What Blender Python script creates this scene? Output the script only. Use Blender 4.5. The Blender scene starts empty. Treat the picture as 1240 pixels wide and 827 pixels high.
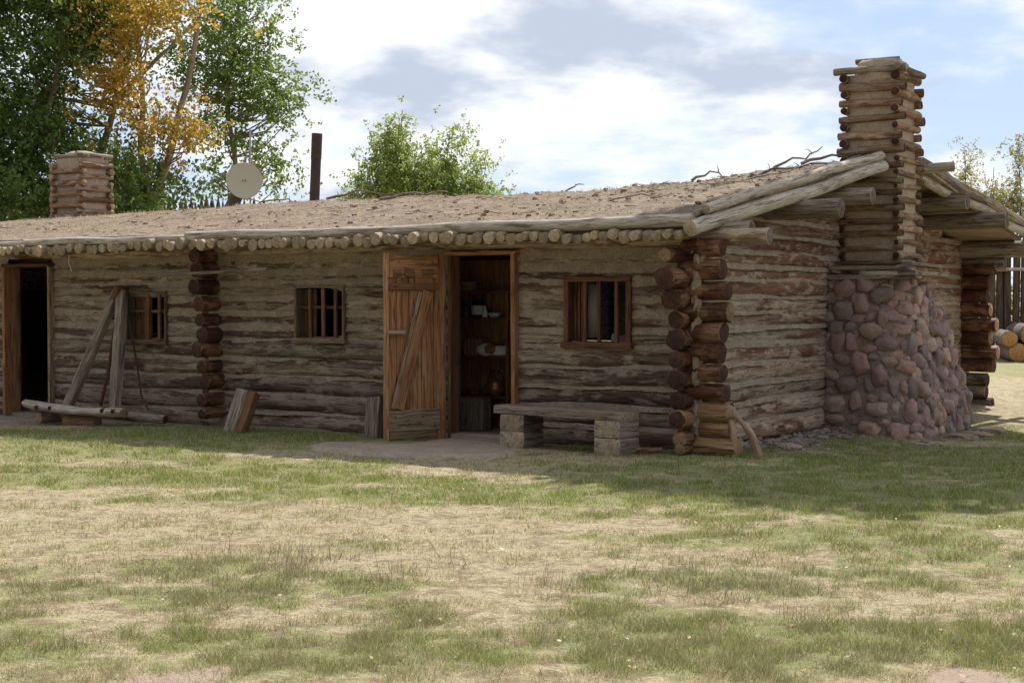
import bpy, math, random
import numpy as np
from mathutils import Vector, Matrix, noise as mn

# ------------------------------------------------------------------ camera, sky, sun, exposure
SC = bpy.context.scene
COL = SC.collection
cam = bpy.data.objects.new('camera', bpy.data.cameras.new('camera'))
COL.objects.link(cam)
cam.data.sensor_width = 36
cam.data.lens = 55.16
cam.location = (0, 0, 1.5)
cam.rotation_euler = (math.radians(90 - 1.46), 0, 0)
cam.data.clip_start = 0.1
cam.data.clip_end = 3000
SC.camera = cam

SUN_EL, SUN_AZ = math.radians(49), math.radians(24.9)      # azimuth from +Y towards +X
wd = bpy.data.worlds.new('World'); SC.world = wd; wd.use_nodes = True
nt = wd.node_tree; nt.nodes.clear()
def N(nt, t, **k):
    n = nt.nodes.new(t)
    for a, b in k.items(): setattr(n, a, b)
    return n
def L(nt, a, b): nt.links.new(a, b)
def mth(nt, op, a, b=None, c=None, clamp=False):
    n = N(nt, 'ShaderNodeMath', operation=op, use_clamp=clamp)
    for i, x in enumerate((a, b, c)):
        if x is None: continue
        if isinstance(x, (int, float)): n.inputs[i].default_value = x
        else: L(nt, x, n.inputs[i])
    return n.outputs[0]
def mixc(nt, f, a, b, mode='MIX'):
    n = N(nt, 'ShaderNodeMix', data_type='RGBA', blend_type=mode)
    n.clamp_factor = True
    for s, x in ((n.inputs[0], f), (n.inputs[6], a), (n.inputs[7], b)):
        if isinstance(x, (int, float)): s.default_value = x
        elif isinstance(x, tuple): s.default_value = (*x, 1) if len(x) == 3 else x
        else: L(nt, x, s)
    return n.outputs[2]
def mapr(nt, x, a, b, c=0.0, d=1.0):
    n = N(nt, 'ShaderNodeMapRange', interpolation_type='SMOOTHSTEP')
    L(nt, x, n.inputs[0])
    for i, v in enumerate((a, b, c, d)): n.inputs[i + 1].default_value = v
    return n.outputs[0]
def noi(nt, vec, scale, detail=4, rough=.55, dist=0.0, w=None):
    n = N(nt, 'ShaderNodeTexNoise')
    if w is not None:
        n.noise_dimensions = '4D'; L(nt, w, n.inputs['W'])
    L(nt, vec, n.inputs['Vector'])
    n.inputs['Scale'].default_value = scale; n.inputs['Detail'].default_value = detail
    n.inputs['Roughness'].default_value = rough; n.inputs['Distortion'].default_value = dist
    return n.outputs[0]

sky = N(nt, 'ShaderNodeTexSky', sky_type='NISHITA', sun_disc=False)
sky.sun_elevation = SUN_EL; sky.sun_rotation = SUN_AZ
sky.altitude = 1500; sky.air_density = 1.0; sky.dust_density = 1.2; sky.ozone_density = 1.0
tc = N(nt, 'ShaderNodeTexCoord')
sep = N(nt, 'ShaderNodeSeparateXYZ'); L(nt, tc.outputs['Generated'], sep.inputs[0])
# clouds lie on a flat layer overhead: direction divided by its height
zz = mth(nt, 'ADD', mth(nt, 'ABSOLUTE', sep.outputs[2]), 0.25)
px = mth(nt, 'DIVIDE', sep.outputs[0], zz); py = mth(nt, 'DIVIDE', sep.outputs[1], zz)
cb = N(nt, 'ShaderNodeCombineXYZ'); L(nt, px, cb.inputs[0]); L(nt, py, cb.inputs[1]); cb.inputs[2].default_value = 3.7
c1 = noi(nt, cb.outputs[0], 1.5, 7, .55, .15)
c2 = noi(nt, cb.outputs[0], 3.6, 6, .6, .1)
cov = mapr(nt, mth(nt, 'ADD', mth(nt, 'MULTIPLY', c1, .75), mth(nt, 'MULTIPLY', c2, .25)), .41, .54)
vd = N(nt, 'ShaderNodeVectorMath', operation='DOT_PRODUCT'); L(nt, tc.outputs['Generated'], vd.inputs[0])
vd.inputs[1].default_value = (math.sin(SUN_AZ) * math.cos(SUN_EL), math.cos(SUN_AZ) * math.cos(SUN_EL), math.sin(SUN_EL))
fwd = mapr(nt, vd.outputs['Value'], -.35, .62, .39, 1.0)      # clouds are brightest towards the sun
cb2 = N(nt, 'ShaderNodeCombineXYZ'); L(nt, px, cb2.inputs[0]); L(nt, mth(nt, 'ADD', py, .35), cb2.inputs[1]); cb2.inputs[2].default_value = 9.1
gy = mapr(nt, noi(nt, cb2.outputs[0], 2.3, 7, .56, .1), .46, .62)
cloud = mixc(nt, gy, (8.2, 8.3, 8.5), (4.4, 4.95, 5.9))
blue = mixc(nt, .72, sky.outputs[0], (4.3, 5.3, 7.0))
tot = mixc(nt, mth(nt, 'MULTIPLY', cov, .93), blue, cloud)
tot = mixc(nt, 1.0, tot, fwd, 'MULTIPLY')
bg = N(nt, 'ShaderNodeBackground'); bg.inputs[1].default_value = 0.10
wo = N(nt, 'ShaderNodeOutputWorld'); L(nt, tot, bg.inputs[0]); L(nt, bg.outputs[0], wo.inputs[0])

sl = bpy.data.lights.new('sun', 'SUN'); sl.energy = 5.0; sl.angle = math.radians(.53); sl.color = (1, .95, .87)
so = bpy.data.objects.new('sun', sl); COL.objects.link(so)
sd = Vector((math.sin(SUN_AZ) * math.cos(SUN_EL), math.cos(SUN_AZ) * math.cos(SUN_EL), math.sin(SUN_EL)))
so.rotation_euler = sd.to_track_quat('Z', 'Y').to_euler(); so.location = (10, 20, 30)
vs = SC.view_settings
vs.view_transform = 'Standard'; vs.look = 'None'; vs.gamma = 1; vs.use_curve_mapping = False; vs.exposure = 0.42
SC.render.engine = 'CYCLES'

# ------------------------------------------------------------------ frame of the cabin
# a: along the front wall (0 at the near corner, negative to the left), b: along the gable wall, away from the viewer
def P(a, b, z=0.0): return Vector((1.868 + .8526 * a + .5226 * b, 15.57 - .5226 * a + .8526 * b, z))
DA, DB, DZ = Vector((.8526, -.5226, 0)), Vector((.5226, .8526, 0)), Vector((0, 0, 1))
def local(X, Y):
    x, y = X - 1.868, Y - 15.57
    return x * .8526 - y * .5226, x * .5226 + y * .8526

# ------------------------------------------------------------------ numpy noise
def vnoise(x, y, seed=0):
    x = np.asarray(x, float); y = np.asarray(y, float)
    xi = np.floor(x).astype(np.int64); yi = np.floor(y).astype(np.int64); fx = x - xi; fy = y - yi
    fx = fx * fx * (3 - 2 * fx); fy = fy * fy * (3 - 2 * fy)
    def h(i, j):
        n = (i * 374761393 + j * 668265263 + seed * 974711) & 0xffffffff
        n = ((n ^ (n >> 13)) * 1274126177) & 0xffffffff
        n = n ^ (n >> 16)
        return (n & 0xffff) / 65535.0
    return (h(xi, yi) * (1 - fx) + h(xi + 1, yi) * fx) * (1 - fy) + (h(xi, yi + 1) * (1 - fx) + h(xi + 1, yi + 1) * fx) * fy
def fbm(x, y, seed=0, o=4):
    s, a, t = 0, 1, 0
    for k in range(o):
        s = s + a * vnoise(np.asarray(x) * 2 ** k, np.asarray(y) * 2 ** k, seed + k * 17); t += a; a *= .55
    return s / t
def sstep(a, b, x):
    t = np.clip((x - a) / (b - a), 0, 1); return t * t * (3 - 2 * t)

# ------------------------------------------------------------------ mesh builder
class MB:
    def __init__(s): s.v = []; s.f = []; s.m = []; s.uv = []; s.n = 0
    def add(s, vs, fs, ms, uvs):
        s.v.extend(vs)
        for f in fs: s.f.append([i + s.n for i in f])
        s.m.extend(ms); s.uv.extend(uvs); s.n += len(vs)
        return s
    def build(s, name, mats, parent=None, origin=None, smooth=True):
        if not isinstance(mats, (list, tuple)): mats = [mats]
        vv = np.array([tuple(v) for v in s.v])
        if origin is None:
            origin = Vector(((vv[:, 0].min() + vv[:, 0].max()) / 2, (vv[:, 1].min() + vv[:, 1].max()) / 2, vv[:, 2].min()))
        vv = vv - np.array(tuple(origin))
        me = bpy.data.meshes.new(name); me.from_pydata(vv.tolist(), [], s.f)
        for m in mats: me.materials.append(m)
        nm = len(mats)
        me.polygons.foreach_set('material_index', [min(i, nm - 1) for i in s.m])
        me.polygons.foreach_set('use_smooth', [smooth] * len(s.f))
        if s.uv:
            ul = me.uv_layers.new(name='UVMap'); fl = []
            for u in s.uv:
                for q in u: fl += [q[0], q[1]]
            ul.data.foreach_set('uv', fl)
        o = bpy.data.objects.new(name, me); COL.objects.link(o)
        if smooth: me.set_sharp_from_angle(angle=math.radians(42))
        place(o, parent, origin)
        return o
WORLD = {}
def place(o, parent, origin):
    origin = Vector(origin); WORLD[o.name] = origin
    if parent is not None:
        o.parent = parent; o.location = origin - WORLD[parent.name]
    else: o.location = origin
def tag(o, label=None, cat=None, group=None, kind=None):
    if label: o['label'] = label
    if cat: o['category'] = cat
    if group: o['group'] = group
    if kind: o['kind'] = kind
    return o
def empty(name, loc, label=None, cat=None, group=None, parent=None):
    o = bpy.data.objects.new(name, None); COL.objects.link(o); o.empty_display_size = .2
    place(o, parent, loc); return tag(o, label, cat, group)

def circ(r, seg=14, sq=1.0):
    return [(r * math.cos(2 * math.pi * i / seg), r * sq * math.sin(2 * math.pi * i / seg)) for i in range(seg)]
def rect(w, h, c=.008):
    w /= 2; h /= 2; c = min(c, w * .4, h * .4)
    return [(w, -h + c), (w, h - c), (w - c, h), (-w + c, h), (-w, h - c), (-w, -h + c), (-w + c, -h), (w - c, -h)]
def drect(w, h, c=.008, k=3):
    """chamfered rectangle with extra points along its sides, for rough-hewn planks"""
    b = rect(w, h, c); out = []
    for i in range(8):
        p, q = b[i], b[(i + 1) % 8]
        out.append(p)
        if math.dist(p, q) > 3 * c:
            for j in range(1, k): out.append((p[0] + (q[0] - p[0]) * j / k, p[1] + (q[1] - p[1]) * j / k))
    return out

def loft(mb, pts, sec, up=None, step=.25, amp=.05, bend=.0, taper=1.0, seed=0, caps=(1, 1), fs=2.2, bev=.93, fc=9.0, capt=0.0, mi=0):
    """sweep a section (metres) along a path; noise makes it rough; the end faces use material slot 1"""
    R = random.Random(seed * 7919 + 13)
    pts = [Vector(p) for p in pts]
    if len(pts) == 2:
        Ln = (pts[1] - pts[0]).length; n = max(1, int(round(Ln / step)))
        path = [pts[0].lerp(pts[1], i / n) for i in range(n + 1)]
    else:
        path = []
        for i in range(len(pts) - 1):
            k = max(1, int((pts[i + 1] - pts[i]).length / step))
            for j in range(k): path.append(pts[i].lerp(pts[i + 1], j / k))
        path.append(pts[-1])
    nr = len(path); so_ = seed * 3.17 + 5.3
    rs = max(abs(c[0]) for c in sec)
    vs, fs_, ms, uvs = [], [], [], []
    S = 0; rings = []; ns = len(sec)
    u0, v0 = R.uniform(0, 40), R.uniform(0, 40)
    per = [0]
    for i in range(ns): per.append(per[-1] + math.dist(sec[i], sec[(i + 1) % ns]))
    prevx = None; Ss = []
    for i, p in enumerate(path):
        if i: S += (path[i] - path[i - 1]).length
        Ss.append(S)
    tot = max(S, 1e-6)
    for i, p in enumerate(path):
        t = (path[min(i + 1, nr - 1)] - path[max(i - 1, 0)]).normalized()
        if prevx is None:
            a = Vector(up) if up is not None else (Vector((0, 0, 1)) if abs(t.z) < .9 else Vector((1, 0, 0)))
            y = (a - t * a.dot(t)).normalized(); x = y.cross(t).normalized()
        else:
            x = (prevx - t * prevx.dot(t)).normalized(); y = t.cross(x).normalized()
        prevx = x
        q = Ss[i] / tot
        off = Vector((0, 0, 0))
        if bend:
            w = math.sin(math.pi * q)
            off = x * (mn.noise(Vector((Ss[i] * .55, so_, 0))) * bend * 2 * w) + y * (mn.noise(Vector((Ss[i] * .55, so_, 9))) * bend * 2 * w)
        k = 1 + (taper - 1) * q
        ring = []
        for c in sec:
            d = 1 + amp * (mn.noise(Vector((Ss[i] * fs + so_, c[0] * fc, c[1] * fc))) + .5 * mn.noise(Vector((Ss[i] * fs * 3 + so_, c[0] * fc * 2.4, c[1] * fc * 2.4)))) * 1.6
            ring.append((c[0] * k * d, c[1] * k * d))
        rings.append((p + off, x, y, ring, t))
    # body
    base = 0
    for (o, x, y, ring, t) in rings:
        for c in ring: vs.append(o + x * c[0] + y * c[1])
    for i in range(nr - 1):
        for j in range(ns):
            j2 = (j + 1) % ns
            fs_.append([i * ns + j, i * ns + j2, (i + 1) * ns + j2, (i + 1) * ns + j]); ms.append(mi)
            uvs.append([(u0 + Ss[i], v0 + per[j]), (u0 + Ss[i], v0 + per[j + 1]), (u0 + Ss[i + 1], v0 + per[j + 1]), (u0 + Ss[i + 1], v0 + per[j])])
    for e, on in ((0, caps[0]), (nr - 1, caps[1])):
        if not on: continue
        o, x, y, ring, t = rings[e]; sg = -1 if e == 0 else 1
        b = len(vs); dep = rs * (1 - bev) * .8
        for c in ring: vs.append(o + t * sg * dep + x * c[0] * bev + y * c[1] * bev)
        for j in range(ns):
            j2 = (j + 1) % ns; q = [e * ns + j, e * ns + j2, b + j2, b + j]
            if e == 0: q = q[::-1]
            fs_.append(q); ms.append(mi); uvs.append([(u0 + Ss[e], v0 + per[j])] * 4)
        ce = len(vs); vs.append(o + t * sg * (dep + rs * R.uniform(-.03, .08)))
        for j in range(ns):
            j2 = (j + 1) % ns; q = [b + j, b + j2, ce]; uu = [(ring[j][0], ring[j][1]), (ring[j2][0], ring[j2][1]), (0, 0)]
            if e == 0: q = q[::-1]; uu = uu[::-1]
            fs_.append(q); ms.append(mi + 1); uvs.append(uu)
    mb.add(vs, fs_, ms, uvs); return mb
def log(p0, p1, r, r1=None, seg=14, **k):
    mb = MB(); k.setdefault('taper', (r1 / r) if r1 else 1.0)
    return loft(mb, [p0, p1], circ(r, seg, k.pop('sq', 1.0)), **k)
def plank(mb, p0, p1, w, h, up=None, **k):
    k.setdefault('amp', .02); k.setdefault('step', .12); k.setdefault('fc', 14); k.setdefault('bev', .985)
    return loft(mb, [p0, p1], drect(w, h, k.pop('c', .006), k.pop('kk', 3)), up=up, **k)
_ico = {}
def ico(sub):
    if sub not in _ico:
        import bmesh
        bm = bmesh.new(); bmesh.ops.create_icosphere(bm, subdivisions=sub, radius=1)
        _ico[sub] = ([v.co.copy() for v in bm.verts], [[v.index for v in f.verts] for f in bm.faces]); bm.free()
    return _ico[sub]
def blob(mb, c, ax, seed, sub=3, pw=.82, amp=.16, mi=0, fr=1.3):
    """a rounded stone; ax = three half-axis vectors"""
    vv, ff = ico(sub); out = []
    for v in vv:
        p = Vector([math.copysign(abs(q) ** pw, q) for q in v])
        d = 1 + amp * mn.noise(v * fr + Vector((seed * 1.7, seed * .37, 0))) + amp * .3 * mn.noise(v * fr * 3 + Vector((0, seed, 0)))
        out.append(Vector(c) + (ax[0] * p.x + ax[1] * p.y + ax[2] * p.z) * d)
    mb.add(out, ff, [mi] * len(ff), [[(v.x, v.y) for v in (vv[i] for i in f)] for f in ff]); return mb

# ------------------------------------------------------------------ materials
def mat(name):
    m = bpy.data.materials.new(name); m.use_nodes = True; t = m.node_tree; t.nodes.clear()
    o = N(t, 'ShaderNodeOutputMaterial'); b = N(t, 'ShaderNodeBsdfPrincipled'); L(t, b.outputs[0], o.inputs[0])
    b.inputs['Roughness'].default_value = .85; b.inputs['Specular IOR Level'].default_value = .25
    return m, t, b
def bump(t, b, h, s=.5, d=.02):
    n = N(t, 'ShaderNodeBump'); n.inputs['Strength'].default_value = s; n.inputs['Distance'].default_value = d
    L(t, h, n.inputs['Height']); L(t, n.outputs[0], b.inputs['Normal'])
def uvs(t, sx, sy):
    u = N(t, 'ShaderNodeUVMap'); m = N(t, 'ShaderNodeMapping'); L(t, u.outputs[0], m.inputs[0])
    m.inputs['Scale'].default_value = (sx, sy, 1); return m.outputs[0]
def wood(name, pale, mid, dark, patch=(.42, .58), crack=.5, mud=None, rough=.8, bs=.6, gscale=1.0, red=None, var=.25, bigs=(1.1, 7)):
    """weathered wood read along the grain (UV x): large patches, fine fibres, dark checks"""
    m, t, b = mat(name)
    oi = N(t, 'ShaderNodeObjectInfo'); w = mth(t, 'MULTIPLY', oi.outputs['Random'], 37)
    big = noi(t, uvs(t, *bigs), 1.0, 5, .62, .4, w)
    fib = noi(t, uvs(t, 5 * gscale, 75 * gscale), 1.0, 5, .65, .15, w)
    med = noi(t, uvs(t, 2.2, 26), 1.0, 4, .6, .3, w)
    c = mixc(t, mapr(t, big, *patch), pale, mid)
    c = mixc(t, mapr(t, med, .52, .68), c, dark)
    if red: c = mixc(t, mapr(t, noi(t, uvs(t, .7, 5), 1.3, 3, .5, .2, w), .52, .66), c, red)
    c = mixc(t, mapr(t, fib, .35, .72), c, mixc(t, .55, c, dark))
    ck = noi(t, uvs(t, 1.3, 34), 1.0, 3, .5, .6, w)
    ckl = mapr(t, mth(t, 'ABSOLUTE', mth(t, 'SUBTRACT', ck, .5)), .004, .022, 1, 0)
    c = mixc(t, mth(t, 'MULTIPLY', ckl, crack), c, tuple(x * .35 for x in dark))
    if mud:
        tc = N(t, 'ShaderNodeTexCoord')
        mm = mapr(t, noi(t, uvs(t, 2.0, 6.5), 1.6, 6, .68, .5, w), .50, .60)
        c = mixc(t, mth(t, 'MULTIPLY', mm, .85), c, mixc(t, noi(t, tc.outputs['Object'], 30, 4), tuple(x * .78 for x in mud), tuple(min(1, x * 1.15) for x in mud)))
    hv = N(t, 'ShaderNodeHueSaturation'); L(t, c, hv.inputs['Color'])
    L(t, mth(t, 'ADD', mth(t, 'MULTIPLY', oi.outputs['Random'], var * 2), 1 - var), hv.inputs['Value'])
    L(t, hv.outputs[0], b.inputs['Base Color']); b.inputs['Roughness'].default_value = rough
    h = mth(t, 'SUBTRACT', mth(t, 'ADD', fib, mth(t, 'MULTIPLY', med, .8)), mth(t, 'MULTIPLY', ckl, .9))
    bump(t, b, h, bs, .012)
    return m
def endgrain(name, a, c2, dark, var=.3):
    m, t, b = mat(name)
    oi = N(t, 'ShaderNodeObjectInfo'); w = mth(t, 'MULTIPLY', oi.outputs['Random'], 29)
    uv = uvs(t, 1, 1); s = N(t, 'ShaderNodeSeparateXYZ'); L(t, uv, s.inputs[0])
    r = mth(t, 'SQRT', mth(t, 'ADD', mth(t, 'MULTIPLY', s.outputs[0], s.outputs[0]), mth(t, 'MULTIPLY', s.outputs[1], s.outputs[1])))
    rr = mth(t, 'ADD', r, mth(t, 'MULTIPLY', noi(t, uv, 9, 3, .5, 0, w), .025))
    ring = mth(t, 'MULTIPLY', mth(t, 'ADD', mth(t, 'SINE', mth(t, 'MULTIPLY', rr, 620)), 1), .5)
    ang = mth(t, 'ARCTAN2', s.outputs[1], s.outputs[0])
    cv = N(t, 'ShaderNodeCombineXYZ'); L(t, mth(t, 'MULTIPLY', ang, 2.2), cv.inputs[0]); L(t, mth(t, 'MULTIPLY', r, 5), cv.inputs[1])
    ck = mapr(t, mth(t, 'ABSOLUTE', mth(t, 'SUBTRACT', noi(t, cv.outputs[0], 1.6, 2, .5, 0, w), .5)), .003, .02, 1, 0)
    c = mixc(t, mapr(t, noi(t, uv, 16, 5, .6, 0, w), .38, .62), a, c2)
    c = mixc(t, mth(t, 'MULTIPLY', ring, .25), c, dark)
    c = mixc(t, mth(t, 'MULTIPLY', ck, .8), c, tuple(x * .3 for x in dark))
    hv = N(t, 'ShaderNodeHueSaturation'); L(t, c, hv.inputs['Color'])
    L(t, mth(t, 'ADD', mth(t, 'MULTIPLY', oi.outputs['Random'], var * 2), 1 - var), hv.inputs['Value'])
    L(t, hv.outputs[0], b.inputs['Base Color']); b.inputs['Roughness'].default_value = .9
    bump(t, b, mth(t, 'SUBTRACT', mth(t, 'MULTIPLY', ring, .3), ck), .5, .01)
    return m
def earth(name, a, c2, c3, sc=6, bs=.7, speck=None, island=False, rough=.95, island_cols=None, bd=.02):
    m, t, b = mat(name); tc = N(t, 'ShaderNodeTexCoord'); v = tc.outputs['Object']
    n1 = noi(t, v, sc, 6, .62, .3); n2 = noi(t, v, sc * 6, 5, .65)
    c = mixc(t, mapr(t, n1, .38, .62), a, c2)
    if island_cols:
        g = N(t, 'ShaderNodeNewGeometry'); cr = N(t, 'ShaderNodeValToRGB'); L(t, g.outputs['Random Per Island'], cr.inputs[0])
        cr.color_ramp.interpolation = 'CONSTANT'; e = cr.color_ramp.elements
        k = len(island_cols)
        while len(e) < k: e.new(.5)
        for i, q in enumerate(island_cols): e[i].position = i / k; e[i].color = (*q, 1)
        c = mixc(t, mapr(t, n1, .4, .75, 0, .5), cr.outputs[0], c)
        c = mixc(t, .35, c, mixc(t, n2, (.05, .04, .04), (.5, .45, .4)))
    c = mixc(t, mapr(t, n2, .45, .72), c, c3)
    if speck:
        vo = N(t, 'ShaderNodeTexVoronoi'); L(t, v, vo.inputs['Vector']); vo.inputs['Scale'].default_value = sc * 9
        c = mixc(t, mapr(t, vo.outputs['Distance'], .1, .22, .7, 0), c, speck)
    L(t, c, b.inputs['Base Color']); b.inputs['Roughness'].default_value = rough
    bump(t, b, mth(t, 'ADD', n1, mth(t, 'MULTIPLY', n2, .7)), bs, bd)
    return m
def plain(name, col, rough=.5, metal=0, v=.15, sc=20):
    m, t, b = mat(name); tc = N(t, 'ShaderNodeTexCoord')
    n = noi(t, tc.outputs['Object'], sc, 4)
    c = mixc(t, n, tuple(x * (1 - v) for x in col), tuple(min(1, x * (1 + v)) for x in col))
    L(t, c, b.inputs['Base Color']); b.inputs['Roughness'].default_value = rough; b.inputs['Metallic'].default_value = metal
    return m
def leafmat(name, cols, trans=.45):
    m, t, b = mat(name)
    g = N(t, 'ShaderNodeNewGeometry'); cr = N(t, 'ShaderNodeValToRGB'); L(t, g.outputs['Random Per Island'], cr.inputs[0])
    e = cr.color_ramp.elements
    while len(e) < len(cols): e.new(.5)
    for i, q in enumerate(cols): e[i].position = i / (len(cols) - 1); e[i].color = (*q, 1)
    L(t, cr.outputs[0], b.inputs['Base Color']); b.inputs['Roughness'].default_value = .5
    tr = N(t, 'ShaderNodeBsdfTranslucent'); L(t, mixc(t, .25, cr.outputs[0], (.30, .36, .06)) , tr.inputs[0])
    ms = N(t, 'ShaderNodeMixShader'); ms.inputs[0].default_value = trans
    L(t, b.outputs[0], ms.inputs[1]); L(t, tr.outputs[0], ms.inputs[2])
    L(t, ms.outputs[0], [n for n in t.nodes if n.type == 'OUTPUT_MATERIAL'][0].inputs[0])
    return m
M = {}
M['wall'] = wood('weathered wall log', (.33, .26, .19), (.150, .096, .070), (.052, .033, .025), (.44, .57), .8, mud=(.385, .31, .235), red=(.125, .058, .038), bigs=(.55, 4.2))
M['side_red'] = wood('red barked gable log', (.40, .31, .23), (.21, .105, .066), (.09, .042, .028), (.38, .52), .7, mud=(.38, .30, .225), red=(.22, .065, .034), bigs=(.5, 4.0))
M['side'] = wood('gable wall log', (.42, .33, .245), (.24, .15, .10), (.085, .045, .030), (.48, .62), .7, mud=(.42, .335, .255), red=(.15, .065, .038), bigs=(.5, 4.0))
M['stub'] = wood('red brown log butt', (.30, .165, .095), (.12, .048, .028), (.030, .014, .010), (.40, .56), .7, rough=.65, bigs=(3.5, 4.5))
M['stub_tan'] = wood('tan log butt', (.42, .27, .14), (.30, .16, .08), (.10, .05, .03), (.4, .62), .6, rough=.7)
M['end_dark'] = endgrain('dark end grain', (.060, .030, .022), (.10, .045, .030), (.016, .010, .009))
M['end_tan'] = endgrain('tan end grain', (.42, .29, .17), (.33, .21, .12), (.12, .07, .04))
M['end_pur'] = endgrain('dark grey end grain', (.19, .155, .125), (.12, .095, .075), (.05, .038, .03))
M['end_cut'] = endgrain('fresh cut end grain', (.62, .36, .15), (.50, .27, .10), (.25, .13, .05))
M['end_grey'] = endgrain('grey end grain', (.50, .40, .28), (.36, .27, .18), (.13, .09, .06))
M['mud'] = earth('mud chinking', (.385, .31, .235), (.30, .235, .175), (.20, .155, .118), 7, .9, island=False)
M['grey'] = wood('silver grey pole', (.60, .54, .45), (.50, .43, .34), (.19, .14, .10), (.45, .65), .6, var=.12)
M['pole'] = wood('roof pole', (.46, .37, .25), (.33, .25, .16), (.12, .08, .05), (.42, .6), .5)
M['greydk'] = wood('dark grey weathered wood', (.38, .305, .24), (.26, .20, .15), (.085, .065, .05), (.42, .6), .7)
M['crib'] = wood('chimney crib log', (.38, .235, .14), (.24, .13, .075), (.085, .05, .032), (.42, .62), .6, mud=(.40, .32, .24))
M['orange'] = wood('orange oiled plank', (.52, .28, .135), (.42, .20, .09), (.16, .075, .038), (.40, .62), .6, rough=.6, var=.16)
M['bleach'] = wood('bleached plank end', (.42, .32, .21), (.32, .22, .13), (.13, .08, .05), (.42, .6), .7)
M['frame'] = wood('dark red window frame', (.19, .085, .045), (.13, .055, .03), (.045, .02, .014), (.42, .6), .5, rough=.6)
M['barw'] = wood('brown window bar', (.27, .14, .07), (.19, .09, .045), (.08, .04, .02), (.42, .6), .5)
M['framel'] = wood('tan window frame', (.25, .18, .115), (.18, .12, .075), (.09, .05, .03), (.42, .6), .5)
M['picket'] = wood('stockade picket', (.17, .125, .09), (.11, .075, .05), (.045, .03, .02), (.42, .6), .5)
M['inner'] = wood('inner wall boards', (.16, .10, .06), (.12, .07, .04), (.04, .025, .02), (.42, .6), .5)
M['shelf'] = wood('brown shelf board', (.34, .17, .08), (.26, .12, .055), (.08, .04, .02), (.42, .6), .4, rough=.55)
M['soil'] = earth('roof soil', (.285, .222, .160), (.205, .152, .108), (.13, .096, .07), 2.6, 1.0, speck=(.15, .105, .08), bd=.06)
M['clod'] = earth('soil clods', (.33, .235, .17), (.24, .165, .12), (.15, .10, .07), 8, 1.0)
M['chmud'] = earth('chimney mud', (.50, .40, .31), (.42, .33, .25), (.30, .22, .16), 9, .9)
M['mortar'] = earth('clay mortar', (.33, .25, .20), (.27, .20, .16), (.18, .135, .11), 6, .9)
M['stone'] = earth('river cobbles', (.32, .21, .185), (.36, .26, .21), (.13, .09, .08), 14, .8, rough=.75, bd=.015,
    island_cols=[(0.393, 0.219, 0.195), (0.615, 0.340, 0.283), (0.287, 0.167, 0.158), (0.478, 0.281, 0.250), (0.709, 0.480, 0.375), (0.207, 0.130, 0.114), (0.430, 0.244, 0.223), (0.348, 0.238, 0.217), (0.708, 0.397, 0.309), (0.532, 0.309, 0.297), (0.271, 0.169, 0.138), (0.645, 0.438, 0.360), (0.367, 0.212, 0.205), (0.486, 0.317, 0.246), (0.566, 0.309, 0.265), (0.246, 0.168, 0.162)])
M['gravel'] = earth('gravel', (.30, .25, .2), (.2, .16, .13), (.1, .08, .06), 12, .6,
    island_cols=[(.30, .24, .2), (.2, .14, .13), (.42, .37, .32), (.26, .17, .13), (.15, .12, .1), (.35, .3, .24)])
M['path'] = earth('trodden path', (.36, .29, .225), (.30, .24, .18), (.22, .17, .13), 3, .5)
M['bark'] = wood('cottonwood bark', (.42, .35, .27), (.32, .26, .19), (.15, .11, .08), (.42, .6), .5)
M['barkdk'] = wood('dark bark', (.20, .16, .12), (.15, .115, .085), (.07, .05, .04), (.42, .6), .5)
M['glass'] = plain('window glass', (.012, .013, .015), .05, 0, .2, 3)
m, t, b = mat('thin window glass')
b.inputs['Roughness'].default_value = .04; b.inputs['Base Color'].default_value = (.02, .02, .02, 1)
tr = N(t, 'ShaderNodeBsdfTransparent'); ms = N(t, 'ShaderNodeMixShader'); ms.inputs[0].default_value = .16
L(t, tr.outputs[0], ms.inputs[1]); L(t, b.outputs[0], ms.inputs[2]); L(t, ms.outputs[0], [n for n in t.nodes if n.type == 'OUTPUT_MATERIAL'][0].inputs[0])
M['pane'] = m
M['iron'] = plain('rusty stovepipe', (.085, .062, .055), .55, .4, .5, 9)
M['steel'] = plain('galvanised mast', (.42, .43, .44), .4, .7, .1)
M['dish'] = plain('beige dish', (.56, .53, .42), .6, 0, .03, 3)
M['black'] = plain('blackened iron', (.02, .02, .022), .5, .5)
M['white'] = plain('white enamel', (.72, .70, .66), .4)
M['label'] = plain('pale paper label', (.55, .53, .48), .8)
M['copper'] = plain('copper pot', (.30, .13, .06), .35, .6)
M['cloth'] = plain('pale cloth', (.62, .58, .54), .9, 0, .15, 12)
M['cloth2'] = plain('rust brown cloth', (.26, .13, .08), .9, 0, .2, 12)
M['pink'] = plain('pink cloth', (.42, .16, .24), .9)
M['bluec'] = plain('blue cloth', (.16, .2, .38), .9)
M['bone'] = wood('pinkish bare root wood', (.66, .46, .34), (.55, .35, .24), (.2, .11, .07), (.42, .6), .35, rough=.6)
M['leafg'] = leafmat('green cottonwood leaves', [(.09, .15, .035), (.16, .24, .055), (.21, .30, .07), (.11, .18, .045), (.29, .35, .12)], .5)
M['leafd'] = leafmat('dark green leaves', [(.06, .11, .03), (.11, .18, .04), (.17, .25, .06), (.08, .14, .035)], .5)
M['leafy'] = leafmat('orange yellow leaves', [(.62, .34, .05), (.68, .42, .07), (.40, .30, .07), (.48, .34, .07), (.72, .48, .10), (.56, .27, .04), (.20, .24, .06)], .55)
M['leafl'] = leafmat('light willow leaves', [(.24, .33, .075), (.33, .42, .11), (.42, .48, .15), (.19, .26, .06), (.48, .50, .20)], .58)
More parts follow.
